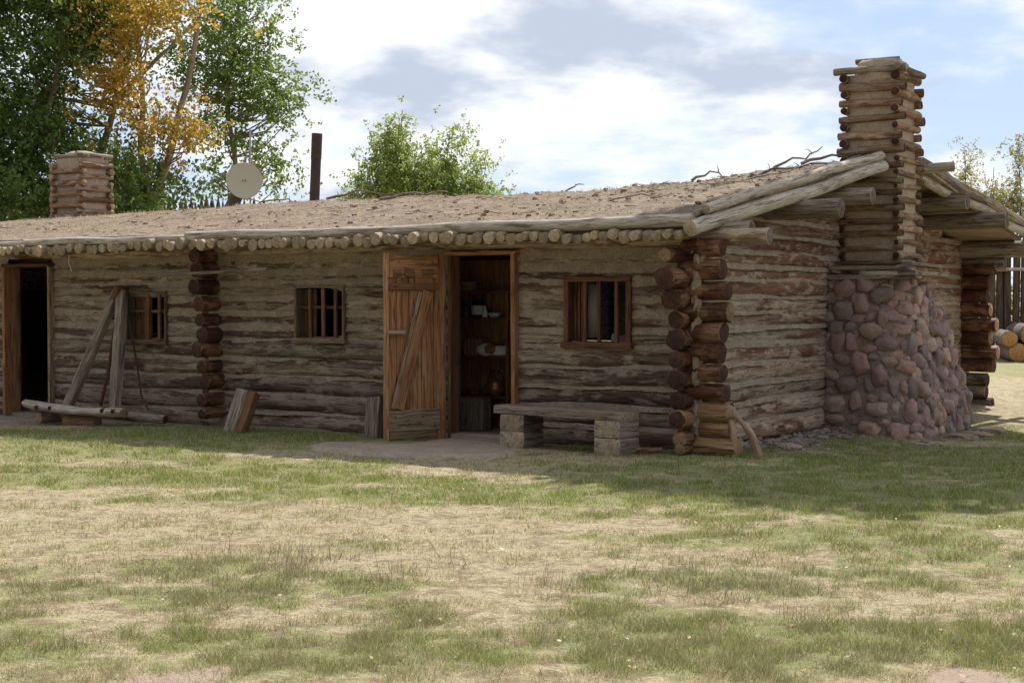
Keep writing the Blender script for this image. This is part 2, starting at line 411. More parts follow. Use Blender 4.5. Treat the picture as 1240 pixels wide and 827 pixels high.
M['leafs'] = leafmat('thin autumn leaves', [(.32, .29, .09), (.42, .35, .12), (.22, .23, .08), (.50, .40, .16)], .5)
M['litter'] = leafmat('fallen leaves', [(.50, .42, .30), (.62, .56, .46), (.42, .28, .10), (.55, .40, .16), (.35, .25, .15)], .2)

# ------------------------------------------------------------------ ground
BLOBS = [(3.0, 9.6, 3.4, 2.6, .42), (3.4, 12.0, 3.0, 1.6, .62), (1.0, 12.6, 1.6, .9, .6), (1.8, 7.2, 2.4, 1.1, .35), (-1.4, 7.6, 2.2, 1.2, .35),   # X, Y, rx, ry, green amount : patches of live grass and of dry straw, in metres
    (-3.6, 13.6, 2.6, 1.0, .75), (-1.6, 13.3, 2.0, .75, .85), (.3, 12.8, 1.6, .8, .45), (-.4, 11.9, 1.5, .6, .35),
    (2.6, 11.6, 1.9, 1.3, .45), (4.3, 10.4, 1.6, 2.0, .40), (.95, 10.9, .28, .28, .9), (-2.95, 11.8, .22, .14, 1.0),
    (-1.1, 8.2, 1.1, .9, .48), (-.4, 7.5, .7, .5, .5), (-2.1, 7.2, .8, .6, .40), (2.05, 6.6, .62, .38, 1.0), (1.7, 7.2, .9, .5, .55),
    (1.1, 8.0, .9, .8, .30), (3.2, 8.9, 1.0, .7, .45), (-3.4, 8.3, .8, .6, .2), (3.5, 15.2, 3.2, 1.6, .60), (7.5, 17.5, 3.0, 3.0, .62), (1.4, 14.0, 1.6, .8, .55),
    (-3.0, 16.6, 2.5, 1.1, .5), (-5.2, 17.6, 2.2, 1.3, .45)]
DRY = [(-2.6, 10.6, 3.2, 1.3, .8), (.2, 9.4, .7, 2.2, .6), (.5, 6.5, .9, .8, .6), (1.9, 5.9, 1.5, .35, .9), (-.9, 10.0, 1.6, .6, .6), (.2, 7.2, .35, 1.0, .5), (8.5, 22.5, 3.5, 3.0, .3), (1.3, 9.2, 1.5, .35, .3)]
DIRT = [(-.95, 6.1, .55, .30, .9), (2.3, 5.85, .7, .18, 1.0), (-2.1, 5.7, .6, .2, .8), (.35, 6.0, .5, .18, .7), (-1.2, 6.8, .5, .15, .4)]
TALL = [(-1.3, 8.75, 1.5, .45, 1.0), (-.2, 7.9, .5, .3, .4), (.85, 8.0, .55, .75, .9), (-2.4, 8.3, .8, .5, .5), (-.6, 7.0, .6, .3, .4), (.35, 6.45, .35, .3, .7), (2.2, 8.6, .9, .6, .3), (-2.5, 6.6, .5, .4, .3)]
def field(lst, X, Y, seed):
    wx = X + (fbm(X * 1.1, Y * 1.1, seed) - .5) * 2.0; wy = Y + (fbm(X * 1.1, Y * 1.1, seed + 5) - .5) * 1.6
    s = np.zeros_like(X)
    for (cx, cy, rx, ry, a) in lst:
        d = np.sqrt(((wx - cx) / rx) ** 2 + ((wy - cy) / ry) ** 2)
        s = np.maximum(s, a * (1 - sstep(.25, 1.4, d)))
    return s
def cover(X, Y):
    """green share, bare soil share, tall share of the turf at a spot"""
    X = np.asarray(X, float); Y = np.asarray(Y, float)
    g = field(BLOBS, X, Y, 3); dr = field(DRY, X, Y, 11); di = field(DIRT, X, Y, 23); ta = field(TALL, X, Y, 31)
    n = .5 + (fbm(X * 2.4, Y * 2.4, 41, 5) - .5) * 1.25; n2 = fbm(X * .55, Y * .9, 43, 4); n3 = fbm(X * 9, Y * 9, 47, 3)
    g = np.clip(g * 1.05 * (1 - .75 * dr) + (.36 + (n2 - .5) * 1.7) * (1 - .72 * dr) + (n - .5) * 1.25 * (.34 + .5 * g) + (n3 - .5) * 1.5 * (.3 + g), 0, 1)
    di = np.clip(di + (fbm(X * 3, Y * 3, 57) - .72) * 1.5, 0, 1)
    g = sstep(.02, .98, g); return g, di, ta
def ground_z(X, Y):
    X = np.asarray(X, float); Y = np.asarray(Y, float)
    a = (X - 1.868) * .8526 - (Y - 15.57) * .5226; b = (X - 1.868) * .5226 + (Y - 15.57) * .8526
    z = -.13 * sstep(-.4, 1.6, a) * sstep(-1.5, 2.0, b) - .05 * sstep(-7, -9, a) * sstep(-2.5, -1, b)
    return z + (fbm(X * .8, Y * .8, 71, 3) - .5) * .05 * sstep(5, 8, Y) * (1 - sstep(30, 60, np.hypot(X, Y)))
def gz(X, Y): return float(ground_z(np.array([X]), np.array([Y]))[0])
xs = np.concatenate([-np.geomspace(400, 9, 26), np.arange(-8.8, 11.01, .055), np.geomspace(11.3, 400, 26)])
ys = np.concatenate([-np.geomspace(300, 1, 14), np.arange(-.5, 4.5, .5), np.arange(4.6, 19.5, .055), np.arange(19.6, 30, .3), np.geomspace(31, 900, 26)])
GX, GY = np.meshgrid(xs, ys)
g_, d_, t_ = cover(GX.ravel(), GY.ravel())
GZ = ground_z(GX.ravel(), GY.ravel()) + (fbm(GX.ravel() * 7, GY.ravel() * 7, 5, 3) - .5) * .02
nx, ny = len(xs), len(ys)
me = bpy.data.meshes.new('ground')
me.vertices.add(nx * ny); me.vertices.foreach_set('co', np.column_stack([GX.ravel(), GY.ravel(), GZ]).ravel())
ii, jj = np.meshgrid(np.arange(nx - 1), np.arange(ny - 1)); k0 = (jj * nx + ii).ravel()
qd = np.column_stack([k0, k0 + 1, k0 + nx + 1, k0 + nx]).ravel()
me.loops.add(len(qd)); me.loops.foreach_set('vertex_index', qd)
me.polygons.add(len(k0)); me.polygons.foreach_set('loop_start', np.arange(0, len(qd), 4)); me.polygons.foreach_set('use_smooth', np.ones(len(k0), bool))
at = me.color_attributes.new('cover', 'FLOAT_COLOR', 'POINT')
at.data.foreach_set('color', np.column_stack([g_, d_, t_, np.ones_like(g_)]).ravel())
me.update()
m, t, b = mat('turf')
ca = N(t, 'ShaderNodeAttribute', attribute_name='cover'); sp = N(t, 'ShaderNodeSeparateColor'); L(t, ca.outputs['Color'], sp.inputs[0])
tc_ = N(t, 'ShaderNodeTexCoord'); v_ = tc_.outputs['Object']
f1 = noi(t, v_, 9, 6, .68, .4); f2 = noi(t, v_, 45, 5, .7); f3 = noi(t, v_, 2.5, 5, .6)
straw = mixc(t, mapr(t, f2, .3, .7), (.32, .255, .15), (.57, .49, .315)); grn = mixc(t, f2, (.14, .175, .05), (.30, .34, .10))
soil = mixc(t, f1, (.36, .26, .19), (.50, .40, .31))
gf = mapr(t, mth(t, 'ADD', sp.outputs[0], mth(t, 'MULTIPLY', mth(t, 'SUBTRACT', f1, .5), .9)), .15, .75)
c = mixc(t, mth(t, 'MULTIPLY', gf, .75), straw, grn)
c = mixc(t, mapr(t, mth(t, 'ADD', f1, mth(t, 'MULTIPLY', f3, .35)), .64, .80), c, (.27, .205, .13))
c = mixc(t, mapr(t, mth(t, 'ADD', sp.outputs[1], mth(t, 'MULTIPLY', mth(t, 'SUBTRACT', f1, .5), .8)), .3, .6), c, soil)
vo_ = N(t, 'ShaderNodeTexVoronoi'); L(t, v_, vo_.inputs['Vector']); vo_.inputs['Scale'].default_value = 34
c = mixc(t, mapr(t, vo_.outputs['Distance'], .10, .24, .55, 0), c, (.20, .15, .11))
L(t, c, b.inputs['Base Color']); b.inputs['Roughness'].default_value = .95
bump(t, b, mth(t, 'ADD', f1, mth(t, 'MULTIPLY', f2, .8)), 1.0, .035)
me.materials.append(m)
gr = bpy.data.objects.new('ground', me); COL.objects.link(gr); tag(gr, kind='structure')

def strip_mesh(name, verts, faces_idx, nper, mats, col=None, colname='tint'):
    me = bpy.data.meshes.new(name); nv = len(verts)
    me.vertices.add(nv); me.vertices.foreach_set('co', np.asarray(verts, np.float32).ravel())
    fi = np.asarray(faces_idx).ravel(); nf = len(fi) // nper
    me.loops.add(len(fi)); me.loops.foreach_set('vertex_index', fi)
    me.polygons.add(nf); me.polygons.foreach_set('loop_start', np.arange(0, len(fi), nper))
    if col is not None:
        at = me.color_attributes.new(colname, 'FLOAT_COLOR', 'POINT'); at.data.foreach_set('color', np.column_stack([col, np.ones(nv)]).ravel())
    for q in mats: me.materials.append(q)
    me.update(); me.validate(); return me
def blades(name, n, rng, hmin, hmax, wmin, wmax, mask, colours, lean=.8, dmin=4.7, dmax=21.5):
    D = dmin * (dmax / dmin) ** rng.random(n); X = (rng.random(n) * 2 - 1) * .40 * D + 0; Y = np.sqrt(np.maximum(D ** 2 - X ** 2, 1)); 
    g, di, ta = cover(X, Y)
    a = (X - 1.868) * .8526 - (Y - 15.57) * .5226; bb = (X - 1.868) * .5226 + (Y - 15.57) * .8526
    inside = (a < .05) & (bb > -.02)
    inside |= (a > -3.7) & (a < -1.35) & (bb > -2.3 + 1.1 * fbm(X * 2, Y * 2, 9)) & (a < .05)
    chim = (a < 1.1) & (a > -.1) & (bb > 3.45) & (bb < 6.0)
    keep = (~inside) & (~chim) & (rng.random(n) < mask(g, di, ta, X, Y))
    X, Y, g, di, ta = X[keep], Y[keep], g[keep], di[keep], ta[keep]; n = len(X); Dk = np.hypot(X, Y)
    Z = ground_z(X, Y) - .004
    h = rng.uniform(hmin, hmax, n) * (.45 + 1.5 * sstep(.35, .75, fbm(X * 5, Y * 5, 91))) * (.8 + .6 * g); w = rng.uniform(wmin, wmax, n) * np.clip(Dk / 8, .8, 2.0)
    th = rng.random(n) * 2 * np.pi; ln = rng.random(n) * lean; la = rng.random(n) * 2 * np.pi
    dx, dy = np.cos(th) * w / 2, np.sin(th) * w / 2
    p0 = np.column_stack([X - dx, Y - dy, Z]); p1 = np.column_stack([X + dx, Y + dy, Z])
    p2 = np.column_stack([X + np.cos(la) * ln * h, Y + np.sin(la) * ln * h, Z + h])
    V = np.stack([p0, p1, p2], 1).reshape(-1, 3); F = np.arange(3 * n)
    cc = colours(rng, g, di, ta, n)      # the turf nearest the viewer is drier and duller than the strip by the cabin
    dry = (.62 * (1 - sstep(8.5, 11.5, Y)) * (.35 + .65 * sstep(.25, .6, fbm(X * 1.3, Y * 1.3, 95))))[:, None]
    isg = (cc[:, 1:2] > cc[:, 0:1])
    cc = np.where(isg, cc * (1 - dry) + dry * np.array([[.25, .215, .13]]), cc)
    C = np.repeat(cc, 3, 0)
    me = strip_mesh(name, V, F, 3, [M['blade']], C)
    o = bpy.data.objects.new(name, me); COL.objects.link(o); tag(o, kind='stuff'); return o
m, t, b = mat('grass blade')
at_ = N(t, 'ShaderNodeAttribute', attribute_name='tint'); L(t, at_.outputs['Color'], b.inputs['Base Color']); b.inputs['Roughness'].default_value = .6
tr = N(t, 'ShaderNodeBsdfTranslucent'); L(t, at_.outputs['Color'], tr.inputs[0]); ms = N(t, 'ShaderNodeMixShader'); ms.inputs[0].default_value = .35
L(t, b.outputs[0], ms.inputs[1]); L(t, tr.outputs[0], ms.inputs[2]); L(t, ms.outputs[0], [n for n in t.nodes if n.type == 'OUTPUT_MATERIAL'][0].inputs[0])
M['blade'] = m
rng = np.random.default_rng(4)
def pal(rng, n, cols):
    c = np.array(cols)[rng.integers(0, len(cols), n)]; return c * rng.uniform(.75, 1.25, (n, 1))
GREEN = [(0.190, 0.257, 0.046), (0.236, 0.309, 0.060), (0.146, 0.194, 0.042), (0.292, 0.343, 0.083), (0.315, 0.320, 0.110), (0.270, 0.252, 0.101), (0.202, 0.297, 0.051)]
STRAW = [(0.526, 0.448, 0.266), (0.632, 0.555, 0.352), (0.442, 0.363, 0.209), (0.494, 0.427, 0.266), (0.316, 0.256, 0.143), (0.358, 0.288, 0.162), (0.579, 0.491, 0.285)]
def lawncol(rng, g, di, ta, n):
    a = pal(rng, n, GREEN); s = pal(rng, n, STRAW); k = (rng.random(n) < np.clip(g * 1.12, .05, .80))[:, None]; return np.where(k, a, s)
blades('lawn_grass', 900000, rng, .008, .032, .0022, .0048, lambda g, di, ta, X, Y: np.clip(.35 + g * .6 - di * .55, 0, 1), lawncol, 1.3)
blades('tall_dry_grass', 120000, rng, .05, .13, .002, .0042, lambda g, di, ta, X, Y: ta ** 1.4 * .50 * sstep(.35, .6, fbm(X * 4, Y * 4, 77)) + .012 * sstep(.45, .7, fbm(X * 3, Y * 3, 79)),
       lambda rng, g, di, ta, n: np.where((rng.random(n) < .45)[:, None], pal(rng, n, [(.14, .14, .085), (.11, .12, .06), (.19, .18, .12)]), pal(rng, n, [(.30, .24, .16), (.22, .17, .11), (.40, .34, .25)])), .9)
# fallen leaves
n = 800; D = 5.2 * (17 / 5.2) ** rng.random(n); X = (rng.random(n) * 2 - 1) * .38 * D; Y = D
a_, b_ = local(X, Y); k = ~((a_ < .1) & (b_ > -.1)); X, Y = X[k], Y[k]; n = len(X); Z = ground_z(X, Y) + .02
s = rng.uniform(.004, .014, n); th = rng.random(n) * 6.28; tl = rng.uniform(-.4, .4, n)
e1 = np.column_stack([np.cos(th) * s, np.sin(th) * s, tl * s]); e2 = np.column_stack([-np.sin(th) * s * .7, np.cos(th) * s * .7, rng.uniform(-.5, .5, n) * s]); c0 = np.column_stack([X, Y, Z])
V = np.stack([c0 - e1, c0 - e2, c0 + e1 * 1.1, c0 + e2], 1).reshape(-1, 3)
o = bpy.data.objects.new('fallen_leaves', strip_mesh('fallen_leaves', V, np.arange(4 * n), 4, [M['litter']])); COL.objects.link(o); tag(o, kind='stuff')

# trodden path in front of the open door, and the one by the left door
def patch(name, pts, matr, h=.012, seed=0):
    mb = MB(); c = sum((Vector(p) for p in pts), Vector()) / len(pts); K = 90; ring = []
    P2 = [Vector(p) for p in pts]; n = len(P2)
    for i in range(K):
        q = i / K * n; j = int(q); f = q - j; A, B_, C_, D_ = P2[(j - 1) % n], P2[j], P2[(j + 1) % n], P2[(j + 2) % n]
        p = .5 * ((2 * B_) + (C_ - A) * f + (2 * A - 5 * B_ + 4 * C_ - D_) * f * f + (3 * B_ - A - 3 * C_ + D_) * f ** 3)
        w = 1 + .10 * mn.noise(Vector((i * .33, seed, 0))); ring.append(c + (p - c) * w)
    R = [0, .25, .5, .75, .9, 1.0]; vs = []
    for k, r in enumerate(R):
        for p in ring:
            q = c + (p - c) * r; z = gz(q.x, q.y) + (h + .012 if k < 5 else -.02) + .006 * mn.noise(Vector((q.x * 3, q.y * 3, 0))); vs.append(Vector((q.x, q.y, z)))
    fs = []
    for k in range(len(R) - 1):
        for i in range(K): fs.append([k * K + i, k * K + (i + 1) % K, (k + 1) * K + (i + 1) % K, (k + 1) * K + i])
    mb.add(vs, [f[::-1] for f in fs], [0] * len(fs), [[(0, 0)] * 4 for _ in fs])
    o = mb.build(name, matr); return tag(o, kind='structure')
patch('path', [P(-3.75, -1.35), P(-2.9, -.95), P(-2.9, .3), P(-2.15, .3), P(-1.9, -.5), P(-1.35, -1.2), P(-1.5, -1.75), P(-2.4, -2.05), P(-3.3, -2.0)], M['path'], .014, 3)
patch('path', [P(-9.6, -.75), P(-9.3, .3), P(-10.3, .3), P(-10.6, -.8)], M['path'], .014, 8)

# ------------------------------------------------------------------ the cabin
cabin = empty('log_cabin', P(0, 0, 0), 'long low log cabin with a soil covered roof, open plank door and cobblestone chimney', 'log cabin')
BND = [0.0, .205, .415, .62, .83, 1.04, 1.205, 1.375, 1.54, 1.715, 1.86, 2.01]     # course boundaries
OPEN = {'d2': (-2.99, -2.15, -.1, 2.0), 'd1': (-10.03, -9.19, -.1, 1.95), 'w3': (-1.54, -.76, 1.05, 1.75), 'w2': (-5.14, -4.41, 1.05, 1.69), 'w1': (-7.84, -7.16, 1.0, 1.63),
        'w0': (-13.0, -12.3, 1.05, 1.7)}
LEFT = -19.0
cuts = list(OPEN.values())
R = random.Random(5)
def spans(z0, z1, lo, hi):
    zc = (z0 + z1) / 2; s = [(lo, hi)]
    for (a0, a1, b0, b1) in cuts:
        if b0 < zc < b1 - .01:
            ns = []
            for (p, q) in s:
                if a1 <= p or a0 >= q: ns.append((p, q)); continue
                if a0 > p: ns.append((p, a0))
                if a1 < q: ns.append((a1, q))
            s = ns
    return s
sd_ = 0
def flat(r, k=.66, n=18):
    return [(r * k * math.copysign(abs(math.cos(q)) ** .9, math.cos(q)), r * math.copysign(abs(math.sin(q)) ** .8, math.sin(q))) for q in [2 * math.pi * i / n for i in range(n)]]
for i in range(len(BND) - 1):
    z0, z1 = BND[i], BND[i + 1]; r = (z1 - z0) / 2
    for (p, q) in spans(z0, z1, LEFT, -.02):
        segs = [(p, q)]
        if p < -6.5 < q: segs = [(p, -6.5), (-6.5, q)]
        if segs[0][1] - segs[0][0] > 7: a0, a1 = segs[0]; segs = [(a0, (a0 + a1) / 2 + R.uniform(-.5, .5))] + segs; segs[1] = (segs[0][1], a1)
        for (c0, c1) in segs:
            sd_ += 1; dz = R.uniform(-.012, .012)
            mb = MB(); loft(mb, [P(c0, .07 + R.uniform(-.012, .012), (z0 + z1) / 2 + dz), P(c1, .07 + R.uniform(-.012, .012), (z0 + z1) / 2 - dz * .5)],
                 flat(r * R.uniform(.94, 1.07), .82), step=.09, amp=.13, bend=.018, seed=sd_, fs=1.8, fc=8)
            mb.build('wall_log', [M['wall'], M['end_tan']], cabin)
# mud between the courses
def mud_band(mb, A, B_, outv, zc, hh, depth, seed, step=.035):
    A = Vector(A); B_ = Vector(B_); Ln = (B_ - A).length; n = max(2, int(Ln / step)); T = (B_ - A) / n
    prof = [(-1.12, .060), (-.98, .012), (-.80, -.008), (-.3, .0), (.25, .004), (.65, .014), (1.0, .055)]; vs = []
    for i in range(n + 1):
        s = Ln * i / n; w = 1 + .75 * mn.noise(Vector((s * 1.1, seed, 0))) + .35 * mn.noise(Vector((s * 6.5, seed, 4))) + .2 * mn.noise(Vector((s * 19, seed, 4)))
        zz_ = zc + .022 * mn.noise(Vector((s * 1.1, seed, 8))); base = A + T * i
        for (k, dd) in prof:
            d = depth - dd + .014 * mn.noise(Vector((s * 4, k * 2, seed))) + .008 * mn.noise(Vector((s * 15, k * 6, seed)))
            vs.append(Vector((base.x, base.y, zz_ + k * hh * w)) + outv * d)
    m_ = len(prof); fs = []
    for i in range(n):
        for j in range(m_ - 1): fs.append([i * m_ + j, i * m_ + j + 1, (i + 1) * m_ + j + 1, (i + 1) * m_ + j])
    mb.add(vs, [f[::-1] for f in fs], [0] * len(fs), [[(0, 0)] * 4 for _ in fs])
mb = MB()
for i, z in enumerate(BND[:-1]):
    if i == 0: continue
    for (p, q) in spans(z - .03, z + .03, -14, -.05): mud_band(mb, P(p, 0), P(q, 0), -DB, z, .040 + .038 * max(0, (z - .9)), -.004, i * 3.3 + 1)
for (p, q) in spans(1.90, 1.93, -14, -.05): mud_band(mb, P(p, 0), P(q, 0), -DB, 2.01, .085, -.004, 77)
mb.build('front_chinking', M['mud'], cabin)
# backing inside the wall, so no light leaks between the logs
def wallsheet(name, boxes, matr):
    mb = MB()
    for k, (p0, p1, w, h, up) in enumerate(boxes): plank(mb, p0, p1, w, h, up, step=1.0, amp=0, seed=k)
    return mb.build(name, [matr, matr], cabin)
bx = []
edges = sorted([(c[0], c[1], c[2], c[3]) for c in cuts])
cur = LEFT
for (a0, a1, b0, b1) in edges:
    bx.append((P(cur, .20, 1.02), P(a0, .20, 1.02), .05, 2.1, DZ))
    if b0 > 0: bx.append((P(a0, .20, b0 / 2 - .02), P(a1, .20, b0 / 2 - .02), .05, b0 - .02, DZ))
    bx.append((P(a0, .20, (b1 + 2.07) / 2), P(a1, .20, (b1 + 2.07) / 2), .05, 2.07 - b1, DZ)); cur = a1
bx.append((P(cur, .20, 1.02), P(-.05, .20, 1.02), .05, 2.1, DZ))
wallsheet('inner_wall', bx, M['inner'])
# front plate log and pole ends
mb = log(P(LEFT, .07, 2.10), P(.72, .02, 2.13), .085, step=.3, amp=.06, bend=.02, seed=301)
mb.build('plate_log', [M['side'], M['end_pur']], cabin)
# gable wall logs
GB = BND + [2.20, 2.38, 2.56, 2.74, 2.92, 3.10]
RIDGE_B, BACK = 4.7, 9.5
def roof_z(b, a=0.0):        # top of the soil
    zr = float(np.interp(a, [-20, -15.7, -12, -8, -5.3, -2.1, -.6, .5], [2.86, 2.86, 2.95, 3.02, 2.97, 3.05, 3.2, 3.27]))
    ze = 2.27 if b < RIDGE_B else 2.42
    t_ = (b + .42) / (RIDGE_B + .42) if b < RIDGE_B else (BACK + .5 - b) / (BACK + .5 - RIDGE_B)
    t_ = max(0, min(1, t_))
    return ze + (zr - ze) * (t_ * 1.08 - .08 * t_ ** 6 if t_ < 1 else 1)
for i in range(len(GB) - 1):
    z0, z1 = GB[i] + .012, GB[i + 1] + .012; zc = (z0 + z1) / 2; r = (z1 - z0) / 2
    lo, hi = -.02, BACK + .1
    while roof_z(lo) - .12 < z1 and lo < 4.6: lo += .05
    while roof_z(hi) - .12 < z1 and hi > 4.8: hi -= .05
    if hi - lo < .3: continue
    for (c0, c1) in ((lo, 4.5), (4.5, hi)):
        sd_ += 1; dz = R.uniform(-.012, .012); mb = MB()
        if c1 - c0 < .15: continue
        loft(mb, [P(-.085, c0, zc + dz), P(-.085, c1, zc - dz)], flat(r * R.uniform(.96, 1.06), .8), step=.09, amp=.13, bend=.03, seed=sd_, fs=1.8, fc=8)
        mb.build('wall_log', [M['side_red'] if i > 6 + (i % 2) else M['side'], M['end_tan']], cabin)
mb = MB()
for i, z in enumerate(GB):
    lo, hi = -.05, BACK + .05
    while roof_z(lo) - .14 < z and lo < 4.5: lo += .05
    while roof_z(hi) - .14 < z and hi > 4.9: hi -= .05
    if i and hi - lo > .4: mud_band(mb, P(0, hi), P(0, lo), DA, z + .012, .040, -.010, i * 5.1 + 40, .05)
mb.build('gable_chinking', M['mud'], cabin)
mb = MB()   # gable backing and back wall, left end wall
V = [P(-.2, 0, 0), P(-.2, BACK, 0), P(-.2, BACK, 2.2), P(-.2, RIDGE_B, 2.98), P(-.2, 0, 2.1)]
W = [v - DA * .05 for v in V]; W2 = [v + DA * (LEFT + .2) for v in V]; W3 = [v + DA * (LEFT + .3) for v in V]; WP = [v + DA * -6.3 for v in V]; WQ = [v + DA * -6.4 for v in V]
for A, B_ in ((V, W), (W2, W3), (WP, WQ)):
    mb = MB(); vs_ = A + B_; n = 5
    fs = [[4, 3, 2, 1, 0], [5, 6, 7, 8, 9]] + [[j, (j + 1) % n, n + (j + 1) % n, n + j] for j in range(n)]
    mb.add(vs_, fs, [0] * 7, [[(p.x * .5 + p.y * .5, p.z) for p in (vs_[i] for i in f)] for f in fs])
    mb.build('inner_wall', M['inner'], cabin, smooth=False)
mb = MB()
for i in range(len(BND) - 1):
    zc = (BND[i] + BND[i + 1]) / 2; loft(mb, [P(LEFT, BACK - .1, zc), P(-.02, BACK - .1, zc)], circ(.105, 10), step=.8, seed=700 + i)
mb.build('back_wall', [M['wall'], M['end_tan']], cabin)
mb = MB()
for i in range(len(BND) - 1):
    zc = (BND[i] + BND[i + 1]) / 2; loft(mb, [P(LEFT, -.02, zc), P(LEFT, BACK, zc)], circ(.105, 10), step=.8, seed=750 + i)
mb.build('end_wall', [M['wall'], M['end_tan']], cabin)
# log butts at the near corner
zs = [.055, .165, .345, .535, .73, .93, 1.125, 1.32, 1.53, 1.74, 1.955]
rr_ = [.062, .085, .105, .092, .108, .094, .122, .105, .118, .122, .080]
for i, (z, r) in enumerate(zip(zs, rr_)):
    r *= .93
    tan = i < 2 or i == 10
    s0 = -.43 + (.015 * i if i < 9 else .02) + R.uniform(-.03, .03) - (.10 if i >= 8 else 0); a0 = -.02 - (.013 * i)
    mb = log(P(a0, s0, z + R.uniform(-.01, .01)), P(a0, .12, z), r, step=.06, amp=.12, seed=400 + i, sq=R.uniform(.92, 1.0))
    mb.build('log_end', [M['stub_tan'] if i < 3 else M['stub'], M['end_tan'] if tan else M['end_dark']], cabin)
    r2 = R.uniform(.088, .112); z2 = z + .07 if i else .10
    if i == 0: z2, r2 = .075, .105
    if i == 1: z2, r2 = .255, .078
    if i == 10: z2 = 2.02
    L_ = R.uniform(.28, .39) + (.1 if i == 0 else 0)
    mb = log(P(-.12, -.12, z2), P(L_, -.14 + R.uniform(-.02, .02), z2), r2, step=.06, amp=.12, seed=430 + i)
    mb.build('log_end', [M['stub_tan'] if i < 3 else M['stub'], M['end_tan'] if i in (0, 1, 7) else M['end_dark']], cabin)
# mud packed between the two stacks of butts
mb = MB()
for k, zc in enumerate(np.arange(.12, 2.05, .16)):
    blob(mb, P(.03 + .015 * ((k * 7) % 3), -.125 - .02 * ((k * 5) % 3), zc), (DA * .05, DB * .065, DZ * (.085 + .02 * (k % 3))), 60 + k * 1.7, 3, .8, .7)
mb.build('corner_mud', M['mud'], cabin)
# butts of the partition wall, leaning slightly as they go down
for i, z in enumerate([.17, .34, .55, .73, .92, 1.10, 1.28, 1.47, 1.67, 1.87, 2.04]):
    ax = -6.27 - .15 * (z / 2.0); r = [.065, .08, .088, .075, .09, .088, .076, .088, .094, .10, .085][i]
    mb = log(P(ax + R.uniform(-.02, .02), -.27 - R.uniform(0, .09), z + R.uniform(-.01, .01)), P(ax, .1, z), r, step=.09, amp=.07, seed=460 + i)
    mb.build('log_end', [M['stub'], M['end_dark']], cabin)
# butts at the far corner
for i, z in enumerate([-.04, .15, .33, .55, .74, .95, 1.15, 1.37, 1.58, 1.78, 1.98]):
    mb = log(P(-.1, 9.42, z), P(.40 + R.uniform(-.06, .08) + (.07 if i in (4, 6) else 0), 9.40, z), R.uniform(.102, .112), step=.1, amp=.07, seed=490 + i)
    mb.build('log_end', [M['stub'] if i > 2 else M['wall'], M['end_tan'] if 3 < i < 8 else M['end_dark']], cabin)
for i, z in enumerate([.0, .2, .4, .62, .84, 1.05, 1.27, 1.48, 1.7, 1.9]):
    mb = log(P(-.1, 9.3, z), P(-.12, 9.85, z), .1, step=.2, amp=.07, seed=520 + i); mb.build('log_end', [M['stub'], M['end_dark']], cabin)
# floor inside
mb = MB(); vs_ = [P(LEFT + .2, .02, .03), P(-.2, .02, .03), P(-.2, BACK - .1, .03), P(LEFT + .2, BACK - .1, .03)]
vs_ += [v - DZ * .3 for v in vs_]
mb.add(vs_, [[0, 1, 2, 3], [4, 7, 6, 5], [0, 4, 5, 1], [1, 5, 6, 2], [2, 6, 7, 3], [3, 7, 4, 0]], [0] * 6, [[(0, 0)] * 4] * 6)
mb.build('earth_floor', M['path'], cabin, smooth=False)

# roof poles: one hundred of them from the near corner leftwards, the rest beyond the frame as one part
a = .06; poles = 0; rest = MB()
while a > LEFT:
    r = R.uniform(.043, .072); b0 = -.545 - R.uniform(-.03, .06); zc = 2.155 + R.uniform(-.026, .018) + .012 * math.sin(a * 1.7)
    a -= r
    if poles < 98:
        mb = log(P(a, b0, zc), P(a + R.uniform(-.01, .01), .95, zc + .19), r, seg=12, step=.3, amp=.05, seed=800 + poles, sq=R.uniform(.9, 1.05))
        mb.build('roof_pole', [M['pole'], M['end_grey']], cabin); poles += 1
    else: loft(rest, [P(a, b0, zc), P(a, .95, zc + .19)], circ(r, 8), step=.7, seed=int(900 - a * 10))
    a -= r + R.uniform(-.008, .014)
tag(rest.build('roof_poles', [M['pole'], M['end_grey']], cabin), kind='stuff')
# poles' deck below the soil: closed slab
mb = MB(); AS = list(np.linspace(LEFT - .4, .16, 60)); BS = list(np.linspace(-.43, RIDGE_B, 26)) + list(np.linspace(RIDGE_B + .25, BACK + .5, 22))
def rake_over(b): return .16 + .38 * max(0, min(1, (b + .4) / 4.4)) if b < 4.8 else .75
def slab(mb, top, bot, AS, BS, mi=(0, 0)):
    na, nb = len(AS), len(BS); vs = []
    for f in (top, bot):
        for b_ in BS:
            for j, a_ in enumerate(AS):
                aa = a_ + (rake_over(b_) - AS[-1]) * max(0, 1 + (a_ - AS[-1]) / 1.5); vs.append(P(aa, b_, f(b_, aa)))
    K = na * nb; fs, ms = [], []
    for i in range(nb - 1):
        for j in range(na - 1):
            q = [i * na + j, i * na + j + 1, (i + 1) * na + j + 1, (i + 1) * na + j]; fs.append(q); ms.append(mi[0]); fs.append([x + K for x in q[::-1]]); ms.append(mi[1])
    rim = [i for i in range(na)] + [(i + 1) * na - 1 for i in range(1, nb)] + [(nb - 1) * na + j for j in range(na - 2, -1, -1)] + [i * na for i in range(nb - 2, 0, -1)]
    for i in range(len(rim)):
        p, q = rim[i], rim[(i + 1) % len(rim)]; fs.append([q, p, p + K, q + K]); ms.append(mi[1])
    mb.add(vs, fs, ms, [[(vs[x].x, vs[x].y) for x in f] for f in fs])
slab(mb, lambda b_, a_: roof_z(b_, a_) - .088, lambda b_, a_: roof_z(b_, a_) - .125 + (.04 if b_ < .5 else 0), AS, BS)
mb.build('roof_deck', M['pole'], cabin, smooth=False)
